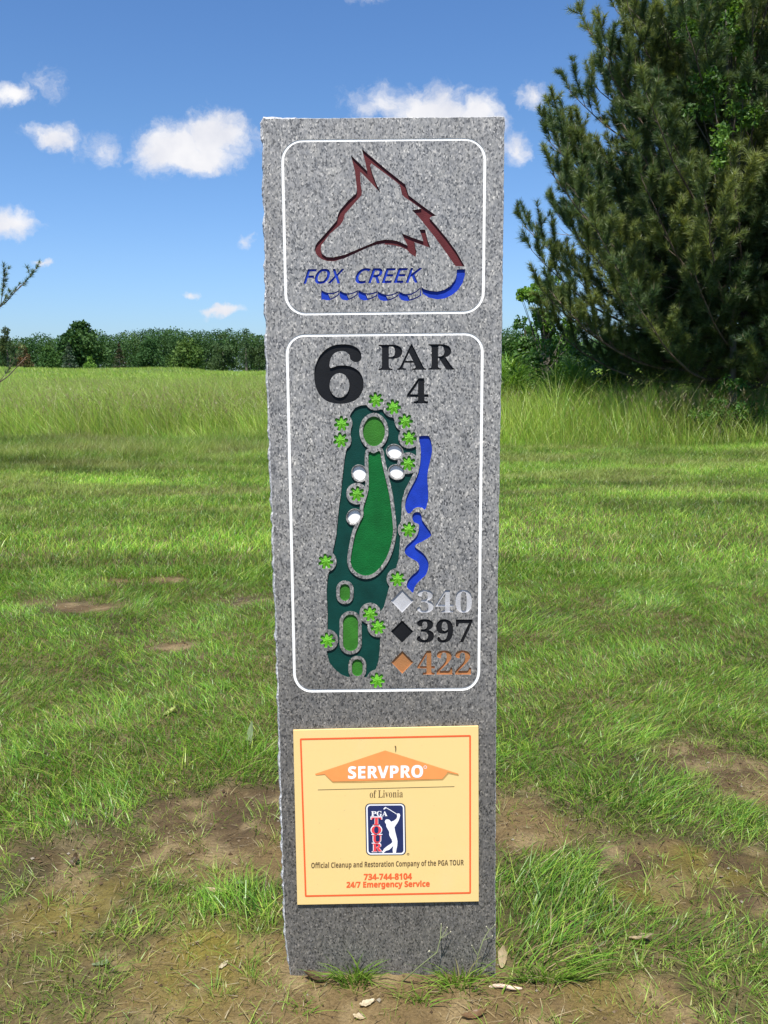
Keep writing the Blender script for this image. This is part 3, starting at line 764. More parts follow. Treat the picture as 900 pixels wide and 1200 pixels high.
def build_ground():
    ys = [-60, -40, -25, -15, -9, -5, -3, -2, -1.2, -.6, -.1, .3, .6]
    y = .8
    while y < 5.2: ys.append(y); y += .0115
    st = .0125
    while y < 900: ys.append(y); y += st; st *= 1.035
    ys.append(950); ys = np.array(ys)
    c = np.linspace(-.62, .62, 321); o = .62 + np.array([.03, .08, .16, .3, .6, 1.2, 2.5, 6, 14, 40])
    ss = np.concatenate([-o[::-1], c, o])
    wv = np.maximum(ys, 0) + 1.3
    X = ss[None, :] * wv[:, None]; X = np.clip(X, -900, 900); Y = np.repeat(ys[:, None], len(ss), 1)
    Z = terrain(X, Y)
    n, k = X.shape
    i = np.arange(n - 1)[:, None] * k; j = np.arange(k - 1)[None, :]
    Q = np.stack([i + j, i + j + 1, i + k + j + 1, i + k + j], -1).reshape(-1, 4)
    cov = grass_cover(X, Y)
    far = sstep(5, 16, Y)
    soil = (1 - sstep(.25, .8, cov)) * (1 - sstep(40, 60, Y))
    soil = np.maximum(soil, .55 * (1 - far))
    d1 = fbm(X * 2.6, Y * 2.6, 51, 4); d2 = fbm(X * 14, Y * 14, 52, 3)
    sc1 = np.array([.130, .089, .037]); sc2 = np.array([.070, .046, .020]); sc3 = np.array([.245, .185, .095])
    C = sc1 + (sc2 - sc1) * sstep(.48, .72, d1)[..., None]; C = C + (sc3 - C) * (sstep(.5, .75, d2) * .6)[..., None]
    moss = field(X, Y, [blob(240, 1120, 55, 60, 1.), blob(800, 1000, 60, 30, .55), blob(60, 1080, 80, 60, .6), blob(745, 1050, 50, 30, .55), blob(170, 1060, 60, 40, .5), blob(700, 1160, 70, 40, .4), blob(880, 1040, 50, 40, .5), blob(330, 1060, 30, 30, .3)])
    moss = np.clip(moss * sstep(.3, .6, fbm(X * 7, Y * 7, 53, 3)) * 1.1, 0, 1)
    C = C + (np.array([.150, .125, .014]) - C) * moss[..., None] * .8
    th = np.array([.042, .043, .016]); th2 = np.array([.028, .042, .011])
    G = th + (th2 - th) * sstep(.4, .65, fbm(X * .7, Y * .7, 54, 3))[..., None]
    fg = np.array([.105, .15, .045]); G = G + (fg - G) * sstep(30, 70, Y)[..., None]
    C = C * soil[..., None] + G * (1 - soil[..., None])
    m, nn, out = mat_new('soil and turf')
    a = nn.new('ShaderNodeAttribute', attribute_name='Col')
    t = nn.new('ShaderNodeTexCoord').outputs['Object']
    f1 = nn.noise(t, 160, 4, .7); f2 = nn.noise(t, 38, 4, .65)
    c_ = nn.mix(1.0, a.outputs['Color'], nn.ramp(f1, [(.3, (.62, .6, .58)), (.7, (1.3, 1.3, 1.3))]), 'MULTIPLY')
    hgt = nn.math('ADD', f2, nn.math('MULTIPLY', f1, .35))
    principled(nn, out, c_, nn.mapr(f2, .3, .7, .55, .95), .3, 0, bump(nn, hgt, .8, .012))
    o = mesh_np('ground', np.stack([X, Y, Z], -1).reshape(-1, 3), None, Q, m, None, (0, 0, 0), C.reshape(-1, 3), smooth=True)
    tag(o, 'soil and mown turf of the field running back to the trees', None, None, 'structure'); return o
build_ground()

# ================================================================== grass
def in_stone(x, y):
    return (x > mk_org[0] - .222) & (x < mk_org[0] + .215) & (y > FACE_Y - .004) & (y < FACE_Y + .13)
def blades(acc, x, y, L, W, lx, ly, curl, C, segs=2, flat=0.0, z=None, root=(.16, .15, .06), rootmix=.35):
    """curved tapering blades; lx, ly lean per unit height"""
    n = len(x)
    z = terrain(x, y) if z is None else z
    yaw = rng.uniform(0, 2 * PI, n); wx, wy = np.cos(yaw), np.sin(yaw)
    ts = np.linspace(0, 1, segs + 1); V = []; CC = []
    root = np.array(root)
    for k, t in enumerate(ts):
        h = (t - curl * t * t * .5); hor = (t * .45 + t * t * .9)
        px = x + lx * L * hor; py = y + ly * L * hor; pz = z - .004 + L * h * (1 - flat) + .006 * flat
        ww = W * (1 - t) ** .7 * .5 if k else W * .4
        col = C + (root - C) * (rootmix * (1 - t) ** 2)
        if k < segs:
            V += [np.stack([px - wx * ww, py - wy * ww, pz], 1), np.stack([px + wx * ww, py + wy * ww, pz], 1)]; CC += [col, col]
        else:
            V.append(np.stack([px, py, pz], 1)); CC.append(col)
    m = 2 * segs + 1
    V = np.stack(V, 1).reshape(-1, 3); CC = np.stack(CC, 1).reshape(-1, 3)
    b = np.arange(n)[:, None] * m
    Q = None
    if segs > 1:
        kk = np.arange(segs - 1)[None, :] * 2
        Q = np.stack([b + kk, b + kk + 1, b + kk + 3, b + kk + 2], -1).reshape(-1, 4)
    T = np.concatenate([b + 2 * segs - 2, b + 2 * segs - 1, b + 2 * segs], 1)
    acc.add(V, T, Q, CC)
def scatter(y0, y1, dens, half=.5, pad=.9):
    """random points in the wedge the camera looks into (and a step to either side)"""
    a = half * (y1 * y1 - y0 * y0) + 2 * pad * (y1 - y0); n = int(a * dens)
    y = np.sqrt(rng.uniform(y0 * y0, y1 * y1, n)) if pad < .2 else rng.uniform(y0, y1, n)
    if pad >= .2:
        w_ = half * y + pad; keep = rng.uniform(0, 1, n) < w_ / (half * y1 + pad)
        n2 = int(n / max(.2, keep.mean())); y = rng.uniform(y0, y1, n2); w_ = half * y + pad
        y = y[rng.uniform(0, 1, n2) < w_ / (half * y1 + pad)]
    x = rng.uniform(-1, 1, len(y)) * (half * y + pad)
    return x, y
def pick(n, cols, wts):
    k = rng.choice(len(cols), n, p=np.array(wts) / sum(wts)); return np.array(cols)[k]
G1, G2, G3, G4 = (.12, .29, .026), (.21, .40, .042), (.37, .49, .075), (.045, .135, .018)
STRAW = (.36, .29, .15)

# near turf, worn at the stone
acc = Acc()
x, y = scatter(1.15, 5.4, 14000, .52, 1.0)
cov = grass_cover(x, y); lush = np.clip(field(x, y, LUSH), 0, 1)
k = (rng.uniform(0, 1, len(x)) < sstep(.28, .95, cov)) & ~in_stone(x, y); x, y, cov, lush = x[k], y[k], cov[k], lush[k]
n = len(x); pat = fbm(x * 1.3, y * 1.3, 61, 3); dl = fbm(x * 3.1, y * 3.1, 62, 3)
cl = fbm(x * 11, y * 11, 67, 2); L = (.016 + .020 * cov + .040 * lush ** 1.5) * rng.uniform(.5, 1.5, n) * (.55 + .5 * dl + .5 * cl)
C = pick(n, [G1, G2, G3, G4, STRAW], [.36, .32, .14, .12, .05]) * rng.uniform(.8, 1.2, (n, 1))
yel = (1 - sstep(.4, .95, cov))[:, None]; C = C * (1 - .55 * yel) + np.array([.20, .215, .04]) * .55 * yel
C = C * (1 + .5 * (pat - .5) + .7 * (cl - .5))[:, None]
ca = fbm(x * 2.2, y * 2.2, 64, 2) * 2 * PI * 1.5
lx = .4 * np.cos(ca) + rng.normal(0, .42, n) + .10; ly = .35 * np.sin(ca) + rng.normal(0, .42, n)
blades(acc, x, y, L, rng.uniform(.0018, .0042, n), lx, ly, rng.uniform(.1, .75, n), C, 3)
near = acc.build('near_turf', M['grass'])
tag(near, 'worn short grass growing in tufts round the foot of the stone', 'grass', None, 'stuff')
# dry clippings lying about
acc = Acc()
x, y = scatter(1.15, 4.6, 2600, .52, .9); k = ~in_stone(x, y) & (rng.uniform(0, 1, len(x)) < .25 + .75 * sstep(.35, .6, fbm(x * 4, y * 4, 66, 3))); x, y = x[k], y[k]; n = len(x)
C = pick(n, [(.40, .32, .18), (.28, .21, .11), (.17, .12, .06), (.46, .40, .27)], [.4, .3, .2, .12]) * rng.uniform(.75, 1.2, (n, 1))
a = rng.uniform(0, 2 * PI, n)
blades(acc, x, y, rng.uniform(.008, .032, n) * np.where(rng.uniform(0, 1, n) < .06, 2, 1), rng.uniform(.0011, .003, n), np.cos(a), np.sin(a), np.full(n, .9), C, 2, flat=.88, z=terrain(x, y) + .005, rootmix=0)
tag(acc.build('dry_clippings', M['grass']), 'dry straw coloured grass clippings scattered over the soil', 'clippings', None, 'stuff')

# mown lawn further back
acc = Acc()
x, y = scatter(5.0, 15.2, 4600, .5, 1.5)
cov = grass_cover(x, y)
k = rng.uniform(0, 1, len(x)) < sstep(.1, .8, cov); x, y, cov = x[k], y[k], cov[k]; n = len(x)
p1 = fbm(x * .35, y * 1.3, 71, 4); p2 = fbm(x * 1.6, y * 2.4, 72, 3)
mid = sstep(9.2, 13.8, y + 1.6 * (fbm(x * .5, y * .5, 74, 3) - .5)) * np.where(x < .6, 1., .35)
L = .055 * rng.uniform(.5, 1.5, n) * (.5 + 1.1 * p2) * (1 + 2.6 * mid)
C = pick(n, [G1, G2, G3, G4, STRAW], [.28, .32, .24, .08, .08]) * rng.uniform(.8, 1.2, (n, 1))
C = C * (1 + 1.7 * (p1 - .5))[:, None]
bl = sstep(.5, .66, fbm(x * .5, y * 2.2, 73, 3))[:, None]; C = C * (1 - .5 * bl) + np.array([.30, .29, .11]) * .5 * bl
sd = (sstep(.45, .62, fbm(x * .6, y * 1.1, 75, 3)) * mid)[:, None]; C = C * (1 - .5 * sd) + np.array([.23, .19, .10]) * .5 * sd
C = C * (1 + .8 * (fbm(x * 5, y * 3.2, 76, 2) - .5))[:, None]
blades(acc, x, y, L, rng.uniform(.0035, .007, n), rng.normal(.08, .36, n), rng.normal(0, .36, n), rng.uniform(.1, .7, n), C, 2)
tag(acc.build('mown_lawn', M['grass']), 'mown green lawn between the stone and the tall rough grass', 'grass', None, 'stuff')

# tall rough
def rough_edge(x): return 13.6 + 1.4 * (fbm(x * .35, x * 0 + 2.2, 81, 3) - .5) + 1.2 * sstep(2, -5, x)
acc = Acc(); accs = Acc()
for (y0, y1, dens, wd0, sg) in ((12.6, 26, 640, .0065, 3), (26, 55, 170, .013, 2), (55, 140, 22, .04, 2)):
    x, y = scatter(y0, y1, dens, .52, 2.0)
    if y0 < 20:
        k = y > rough_edge(x); x, y = x[k], y[k]
    n = len(x); p1 = fbm(x * .22, y * .22, 82, 4); p2 = fbm(x * .7, y * .7, 83, 3)
    ramp_ = .35 + .65 * sstep(0, 1.6, y - rough_edge(x)) if y0 < 20 else 1.0
    L = .96 * rng.uniform(.5, 1.3, n) * (.5 + .95 * p1) * ramp_
    if y0 > 50: L = L * .5
    C = pick(n, [G2, G3, (.36, .42, .10), G1, (.33, .30, .13)], [.3, .34, .2, .1, .1]) * rng.uniform(.82, 1.18, (n, 1))
    C = C * (1 + .7 * (p2 - .5) + 1.0 * (fbm(x * 2.6, y * 2.6, 86, 2) - .5))[:, None]
    lean = np.where(x < 0, -.17, -.03)
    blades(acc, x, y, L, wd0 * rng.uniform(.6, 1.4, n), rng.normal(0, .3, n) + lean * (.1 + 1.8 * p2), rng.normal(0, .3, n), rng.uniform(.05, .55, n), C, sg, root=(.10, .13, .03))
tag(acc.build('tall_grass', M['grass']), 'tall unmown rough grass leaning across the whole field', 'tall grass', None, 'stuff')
for (y0, y1, dens, wd0) in ((13.2, 26, 70, .008), (26, 60, 24, .015)):
    x, y = scatter(y0, y1, dens, .52, 2.0); k = (y > rough_edge(x) + .5) & (rng.uniform(0, 1, len(x)) < .15 + .85 * sstep(.36, .6, fbm(x * .3, y * .3, 85, 3))); x, y = x[k], y[k]; n = len(x)
    H = rng.uniform(.6, 1.05, n) * (.75 + .4 * fbm(x * .22, y * .22, 82, 4)); C = pick(n, [(.27, .225, .13), (.22, .19, .085), (.25, .17, .12)], [.4, .35, .25]) * rng.uniform(.8, 1.2, (n, 1))
    lx = rng.normal(0, .12, n) + np.where(x < 0, -.2, -.03); ly = rng.normal(0, .12, n)
    blades(accs, x, y, H, np.full(n, wd0 * .5), lx, ly, np.full(n, .05), C, 2, rootmix=.2)
    for q in range(7):                                # loose seed heads
        t = rng.uniform(.72, .98, n); hor = t * .45 + t * t * .9; h = t - .05 * t * t * .5
        a = rng.uniform(0, 2 * PI, n); r_ = rng.uniform(.008, .045, n) * (1.25 - t)
        bx = x + lx * H * hor; by = y + ly * H * hor; bz = terrain(x, y) + H * h
        blades(accs, bx, by, rng.uniform(.035, .075, n), np.full(n, wd0), np.cos(a) * .6, np.sin(a) * .6, np.full(n, .2), C, 1, z=bz, rootmix=0)
tag(accs.build('grass_seed_heads', M['grass']), 'tan feathery seed heads standing above the tall rough grass', 'seed heads', None, 'stuff')

# ================================================================== trees
def unit(v): return v / (np.linalg.norm(v, axis=-1, keepdims=True) + 1e-9)
def needles(pos, axis, size, K, C, w=.0044, spread=(.35, 1.25)):
    """tufts of needles round twig ends: one triangle a needle"""
    m = len(pos); P = np.repeat(pos, K, 0); A = unit(np.repeat(axis, K, 0)); Sz = np.repeat(size, K); n = m * K
    r = unit(rng.normal(0, 1, (n, 3))); pr = unit(np.cross(A, r))
    th = rng.uniform(spread[0], spread[1], n)[:, None]
    D = A * np.cos(th) + pr * np.sin(th)
    b = P - A * (rng.uniform(0, .75, n) * Sz)[:, None]
    Ln = (Sz * rng.uniform(.75, 1.15, n))[:, None]
    wv = unit(np.cross(D, rng.normal(0, 1, (n, 3)))) * w
    V = np.stack([b - wv, b + wv, b + D * Ln], 1).reshape(-1, 3)
    T = np.arange(n * 3).reshape(-1, 3)
    cc = np.repeat(C, K, 0) * rng.uniform(.7, 1.3, (n, 1))
    return V, T, np.repeat(cc, 3, 0)

def pine(base, H, profile, seed, label, group=None, zmin=.4, step=.24, per=8, sub_gap=.15, K=56, nsz=.135, lean=(0, 0), extra=(), facing=None, candles=True, dead=0):
    rr = np.random.default_rng(seed)
    base = np.array(base, dtype=float)
    t = thing('pine_tree', label, 'tree', tuple(base), group)
    tk = Acc(); lm = Acc(); dd = Acc()
    zz = np.linspace(-.1, H, 10)
    tp = np.stack([base[0] + lean[0] * (zz / H) ** 1.5 + .05 * np.sin(zz * 1.3), base[1] + lean[1] * (zz / H) + .05 * np.cos(zz), base[2] + zz], 1)
    tk.tube(tp, np.interp(zz, [0, H], [.05 + .018 * H, .012]), 8)
    TP = []; TA = []; TS = []; CN = []
    br = []
    z = zmin; ph = rr.uniform(0, 6)
    while z < H - .25:
        for q in range(per):
            br.append((z + rr.uniform(-.12, .12), ph + q * 2 * PI / per + rr.uniform(-.3, .3), profile(z) * rr.uniform(.82, 1.08), None))
        ph += 1.1; z += step * (1.25 - .5 * z / H)
    br += list(extra)
    for (z, az, Lb, rise) in br:
        if Lb < .15: continue
        o = np.array([np.interp(z, zz, tp[:, k]) for k in range(3)])
        d = np.array([math.cos(az), math.sin(az), 0.]); fr = z / H
        rs_ = (.05 + .75 * fr ** 1.5) if rise is None else rise
        n = max(5, int(Lb / .25)); u = np.linspace(0, 1, n)
        side = np.array([-d[1], d[0], 0]) * rr.normal(0, .10)
        P = o + d * (Lb * u)[:, None] + np.array([0, 0, 1.]) * (Lb * (rs_ * u + .22 * u ** 3 - .10 * np.sin(u * PI) * (1 - fr)))[:, None] + side * (Lb * u ** 2)[:, None]
        P += rr.normal(0, .012, P.shape) * u[:, None]
        rb = .010 + .0085 * Lb
        lm.tube(P, np.linspace(rb, .005, n), 5)
        T = unit(np.gradient(P, axis=0))
        s_ = Lb * .12; sgn = 1
        while s_ < Lb * 1.001:
            v = s_ / Lb; p = np.array([np.interp(v, u, P[:, k]) for k in range(3)]); tg = np.array([np.interp(v, u, T[:, k]) for k in range(3)])
            ls = (.42 + .50 * (1 - v)) * min(1, .45 + Lb * .28) * rr.uniform(.7, 1.25)
            sd = unit(np.cross(tg, [0, 0, 1.]))
            sdir = unit(tg * rr.uniform(.5, .9) + sd * sgn * rr.uniform(.35, .95) + np.array([0, 0, rr.uniform(-.15, .7) + .5 * v]))
            if v > .97: sdir = unit(tg + np.array([0, 0, .45]))
            w_ = np.linspace(0, 1, 4)
            Q = p + sdir * (ls * w_)[:, None] + np.array([0, 0, 1.]) * (.20 * ls * w_ ** 2)[:, None]
            lm.tube(Q, np.linspace(.0065, .003, 4), 4)
            tq = unit(np.gradient(Q, axis=0))
            k = max(2, int(ls / .085))
            for f in np.linspace(.38, 1, k):
                TP.append([np.interp(f, w_, Q[:, c]) for c in range(3)]); TA.append([np.interp(f, w_, tq[:, c]) for c in range(3)]); TS.append(nsz * rr.uniform(.8, 1.15))
            # side shoots
            for f in rr.uniform(.35, .95, 3 if ls > .35 else 2):
                q0 = np.array([np.interp(f, w_, Q[:, c]) for c in range(3)])
                qd = unit(sdir * .7 + rr.normal(0, .5, 3) + np.array([0, 0, .55]))
                l2 = ls * rr.uniform(.3, .55)
                for e in (.55, 1.0):
                    TP.append(q0 + qd * l2 * e); TA.append(qd); TS.append(nsz * rr.uniform(.75, 1.05))
                lm.tube([q0, q0 + qd * l2], [.004, .0025], 3)
            if candles: CN.append((Q[-1], unit(tq[-1] * .5 + np.array([0, 0, 1.]))))
            sgn = -sgn; s_ += sub_gap * rr.uniform(.75, 1.25) * (1.5 if s_ < Lb * .35 else 1)
    for k in range(9):                                # the leader
        f = H - .9 + k * .11; TP.append([np.interp(f, zz, tp[:, c]) for c in range(3)]); TA.append([0, 0, 1.]); TS.append(nsz)
    for k in range(dead):                             # bare dead twigs low inside the crown
        z = rr.uniform(.6, H * .55); az = rr.uniform(0, 2 * PI); Lb = profile(z) * rr.uniform(.45, .92)
        o = np.array([np.interp(z, zz, tp[:, c]) for c in range(3)]); d = np.array([math.cos(az), math.sin(az), rr.uniform(-.15, .3)])
        u = np.linspace(0, 1, 6); P = o + d * (Lb * u)[:, None] + rr.normal(0, .03, (6, 3)) * u[:, None]
        dd.tube(P, np.linspace(.016, .004, 6), 4)
        for f in (.6, .75, .9):
            p = np.array([np.interp(f, u, P[:, c]) for c in range(3)]); e = unit(d + rr.normal(0, .6, 3)); dd.tube([p, p + e * .2, p + e * .42 + [0, 0, .04]], [.007, .005, .002], 3)
    TP, TA, TS = np.array(TP), np.array(TA), np.array(TS)
    tone = fbm(TP[:, 0] * 1.1 + TP[:, 1] * .7, TP[:, 2] * 1.1 + TP[:, 1] * .4, seed, 3)[:, None]
    C = np.array([.055, .105, .043]) + (np.array([.25, .295, .088]) - np.array([.055, .105, .043])) * np.clip(sstep(.3, .72, tone) * .75 + rr.uniform(-.12, .3, (len(TP), 1)), 0, 1)
    V, Tt, cc = needles(TP, TA, TS, K, C)
    mesh_np('needle_crown', V, Tt, None, M['needle'], t, tuple(base), cc)
    tk.build('trunk', M['pinebark'], t, tuple(base), True); lm.build('branches', M['pinebark'], t, tuple(base), True)
    if dead: dd.build('dead_wood', M['deadwood'], t, tuple(base), True)
    if candles and CN:
        ca = Acc(); pos = np.array([c[0] for c in CN]); ax = np.array([c[1] for c in CN]); n = len(pos)
        a = unit(np.cross(ax, rr.normal(0, 1, (n, 3)))); b = np.cross(ax, a); Ln = rr.uniform(.06, .17, n)[:, None]; r0 = .009
        V = np.stack([pos + a * r0, pos - a * r0 * .5 + b * r0 * .87, pos - a * r0 * .5 - b * r0 * .87, pos + ax * Ln], 1).reshape(-1, 3)
        i = np.arange(n)[:, None] * 4
        Tn = np.concatenate([i + np.array([[0, 1, 3]]), i + np.array([[1, 2, 3]]), i + np.array([[2, 0, 3]])], 0)
        cc = np.repeat(np.array([.20, .175, .10]) * rr.uniform(.7, 1.2, (n, 1)), 4, 0)
        mesh_np('shoot_tips', V, Tn, None, M['needle'], t, tuple(base), cc)
    return t
M['deadwood'] = bark('dead wood', (.16, .12, .09), (.32, .26, .2), 20)

def leaves(pos, size, C, up=.35, asp=.62):
    """one folded diamond a leaf"""
    n = len(pos); nrm = unit(rng.normal(0, 1, (n, 3)) + np.array([0, 0, up])); a = unit(np.cross(nrm, rng.normal(0, 1, (n, 3)))); b = np.cross(nrm, a)
    s_ = (np.asarray(size) * rng.uniform(.6, 1.3, n))[:, None]
    V = np.stack([pos - a * s_ * .5, pos + b * s_ * .5 * asp + nrm * s_ * .08, pos + a * s_ * .55, pos - b * s_ * .5 * asp + nrm * s_ * .08], 1).reshape(-1, 3)
    i = np.arange(n)[:, None] * 4
    T = np.concatenate([i + np.array([[0, 1, 2]]), i + np.array([[0, 2, 3]])], 0)
    return V, T, np.repeat(C, 4, 0)
def clump_points(cen, rad, n, shell=.55, r_=None):
    """leaf places spread through round clumps, denser towards their outside"""
    r_ = r_ or rng
    cen = np.asarray(cen, dtype=float); rad = np.asarray(rad, dtype=float)
    if rad.ndim == 1: rad = np.repeat(rad[:, None], 3, 1)
    vol = rad.prod(1) ** (2 / 3); k = r_.choice(len(cen), n, p=vol / vol.sum())
    d = unit(r_.normal(0, 1, (n, 3))); q = (shell + (1 - shell) * r_.uniform(0, 1, n)) * r_.uniform(.86, 1.12, n)
    return cen[k] + d * q[:, None] * rad[k], k
def broadleaf(name, base, label, cat, clumps, nleaf, lsize, cols, group=None, mat='leaf', trunk_r=.05, limb_r=.015, seed=1, twigs=True):
    """clumps: list of (dx, dy, z, rx, ry, rz) relative to the base"""
    rr = np.random.default_rng(seed); base = np.array(base, dtype=float)
    t = thing(name, label, cat, tuple(base), group)
    c = np.array(clumps); cen = c[:, :3] + base; rad = c[:, 3:]
    # break every clump into smaller ones so that the outline is uneven and gaps show
    sc_, sr_ = [], []
    for ce, ra in zip(cen, rad):
        m = 7
        for q in range(m):
            d = unit(rr.normal(0, 1, 3)); sc_.append(ce + d * ra * rr.uniform(.35, .85)); sr_.append(ra * rr.uniform(.28, .5))
    P, k = clump_points(sc_, sr_, nleaf, .3, rr)
    base_c = np.array(cols); kk = rr.integers(0, len(cols), len(sc_))
    C = base_c[kk][k] * rr.uniform(.75, 1.25, (nleaf, 1))
    V, T, cc = leaves(P, lsize, C)
    mesh_np('crown', V, T, None, M[mat], t, tuple(base), cc)
    a = Acc(); top = cen[:, 2].max(); zt = np.linspace(base[2] - .1, base[2] + (top - base[2]) * .85, 7); mx = np.mean(cen[:, :2], 0)
    u = (zt - zt[0]) / (zt[-1] - zt[0])
    tp = np.stack([base[0] + (mx[0] - base[0]) * u ** 1.5, base[1] + (mx[1] - base[1]) * u ** 1.5, zt], 1)
    a.tube(tp, np.linspace(trunk_r, limb_r * .6, 7), 7)
    a.build('trunk', M['bark'], t, tuple(base), True)
    if twigs:
        a = Acc()
        for p in sc_[::2] if len(sc_) > 40 else sc_:
            f = rr.uniform(.25, .7); o = np.array([np.interp(f, u, tp[:, q]) for q in range(3)])
            if p[2] < o[2]: o = tp[1]
            mid = o + (p - o) * .5 + [0, 0, .08 * np.linalg.norm(p - o)]
            a.tube([o, mid, p], [limb_r, limb_r * .7, limb_r * .25], 4)
        a.build('branches', M['bark'], t, tuple(base), True)
    return t

# the big pine to the right of the stone
PINE_Y = 16.6
bx = float(at(868, 500, PINE_Y)[0]); bz = float(terrain(bx, PINE_Y))
def prof(z):
    if z < 3.0: return 3.75 + .4 * (z - .5) / 2.5
    q = max(0., 1 - (z - 3.0) / 6.6); return 4.15 * q ** .78
pine((bx, PINE_Y, bz), 9.6, prof, 11, 'large dark pine rising beyond the frame to the right of the stone', dead=26)

# young leafy trees crowding round it
LG = [(.13, .27, .035), (.10, .21, .03), (.17, .31, .05), (.07, .16, .025)]
def rel(px, py, Y, rx, ry, rz, b):
    p = at(px, py, Y); return (p[0] - b[0], p[1] - b[1], p[2] - b[2], rx, ry, rz)
b = (float(at(858, 500, 15.2)[0]), 15.2, float(terrain(6., 15.2)))
broadleaf('broadleaf_tree', b, 'light green broadleaf tree growing up through the top of the large pine', 'tree',
          [rel(858, 45, 14.4, .45, .35, .55, b), rel(832, 112, 14.0, .42, .3, .5, b), rel(868, 130, 13.9, .35, .3, .45, b), rel(842, 8, 14.6, .45, .4, .4, b), rel(872, -60, 15.0, .8, .6, .7, b),
           rel(848, 176, 13.5, .3, .25, .4, b), rel(815, 30, 14.6, .3, .3, .35, b)], 5600, .075, [(.10, .20, .03), (.075, .16, .025), (.12, .23, .04), (.055, .125, .02)], trunk_r=.07, limb_r=.016, seed=3)
b = (float(at(640, 440, 22)[0]), 22., float(terrain(4, 22)))
broadleaf('broadleaf_tree', b, 'slim bright green young tree showing at the left edge of the pine', 'tree',
          [rel(622, 342, 22, .42, .5, .36, b), rel(640, 335, 22, .4, .5, .3, b), rel(640, 372, 22.4, .45, .5, .4, b), rel(655, 390, 22, .6, .6, .6, b), rel(650, 350, 22.6, .4, .4, .4, b)], 3400, .10, LG[:3], trunk_r=.06, seed=5)
b = (float(at(622, 450, 24)[0]), 24., float(terrain(4, 24)))
broadleaf('leafy_shrub', b, 'rounded green shrub beside the stone under the young tree', 'shrub',
          [rel(604, 414, 24, .6, .7, .5, b), rel(622, 398, 24, .55, .6, .5, b), rel(640, 410, 24, .7, .7, .7, b), rel(600, 425, 24, .7, .7, .4, b), rel(632, 432, 24, .9, .8, .5, b), rel(612, 380, 24, .25, .3, .3, b)], 5200, .10,
          [(.07, .16, .03), (.10, .21, .035), (.055, .125, .025)], trunk_r=.05, seed=8)
b = (float(at(690, 470, 20)[0]), 20., float(terrain(5, 20)))
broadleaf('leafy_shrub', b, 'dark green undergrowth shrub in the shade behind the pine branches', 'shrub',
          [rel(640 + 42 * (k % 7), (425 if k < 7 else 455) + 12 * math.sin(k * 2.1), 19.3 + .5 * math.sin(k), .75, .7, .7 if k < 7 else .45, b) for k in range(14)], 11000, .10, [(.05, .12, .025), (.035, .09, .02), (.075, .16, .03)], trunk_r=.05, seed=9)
b = (float(at(842, 490, 14.6)[0]), 14.6, float(terrain(5.4, 14.6)))
broadleaf('leafy_shrub', b, 'low weedy bush at the foot of the large pine', 'shrub',
          [rel(838, 478, 14.6, .32, .3, .30, b), rel(858, 468, 14.7, .3, .3, .34, b), rel(880, 482, 14.5, .3, .3, .3, b), rel(818, 492, 14.6, .22, .25, .2, b)], 2600, .055, [(.06, .15, .03), (.09, .2, .035)], trunk_r=.02, limb_r=.007, seed=12)
# bright stands of tall green stems behind the rough
def stems(name, px0, px1, py_top, Y, n, label):
    a = Acc(); r0 = np.random.default_rng(int(px0)); x0 = at(px0, 440, Y)[0]; x1 = at(px1, 440, Y)[0]
    x = r0.uniform(x0, x1, n); y = Y + r0.uniform(-.7, .7, n); z0 = terrain(x, y); top = at(450, py_top, Y)[2]
    H = (top - z0) * r0.uniform(.72, 1.08, n) * (1 - .35 * (abs(x - (x0 + x1) / 2) / (x1 - x0) * 2) ** 2)
    C = pick(n, [(.17, .31, .045), (.13, .26, .04), (.22, .34, .07)], [.4, .4, .2])
    blades(a, x, y, H, np.full(n, .035), r0.normal(0, .12, n), r0.normal(0, .12, n), np.full(n, .3), C, 3, z=z0)
    for q in range(4):
        f = r0.uniform(.35, .95, n); an = r0.uniform(0, 2 * PI, n)
        blades(a, x, y, H * .35, np.full(n, .035), np.cos(an) * .9, np.sin(an) * .9, np.full(n, .8), C * r0.uniform(.8, 1.2, (n, 1)), 2, z=z0 + H * f, rootmix=0)
    tag(a.build(name, M['leaf']), label, 'tall weeds', None, 'stuff')
stems('tall_weeds', 572, 614, 425, 18.4, 420, 'bright green stand of tall weeds close to the right side of the stone')
stems('tall_weeds', 636, 694, 431, 18.2, 480, 'bright green stand of tall weeds in the gap under the pine')

# a sparse pine just out of the frame at the left reaches in with one high branch and a low bough
LY = 14.0
tx = float(at(-118, 400, LY)[0]); tz = float(terrain(tx, LY))
def aim(px, py):
    p = at(px, py, LY); return p
P_ = aim(36, 346)
def prof2(z): return .75 if z < 2.4 else .8 * max(0., 1 - (z - 2.4) / 2.2)
e1 = [(float(aim(-118, 392)[2] - tz), 0.02, float(P_[0] - tx - .08), .14), (float(aim(-118, 376)[2] - tz), .10, 1.30, .22),
      (float(aim(-118, 462)[2] - tz), -.03, float(aim(33, 440)[0] - tx), .06), (float(aim(-118, 476)[2] - tz), .05, 1.42, .04)]
pine((tx, LY, tz), 4.6, prof2, 23, 'sparse small pine at the left edge reaching in with a high branch', K=30, nsz=.075, sub_gap=.3, step=.6, per=3, extra=e1, candles=False, dead=3)

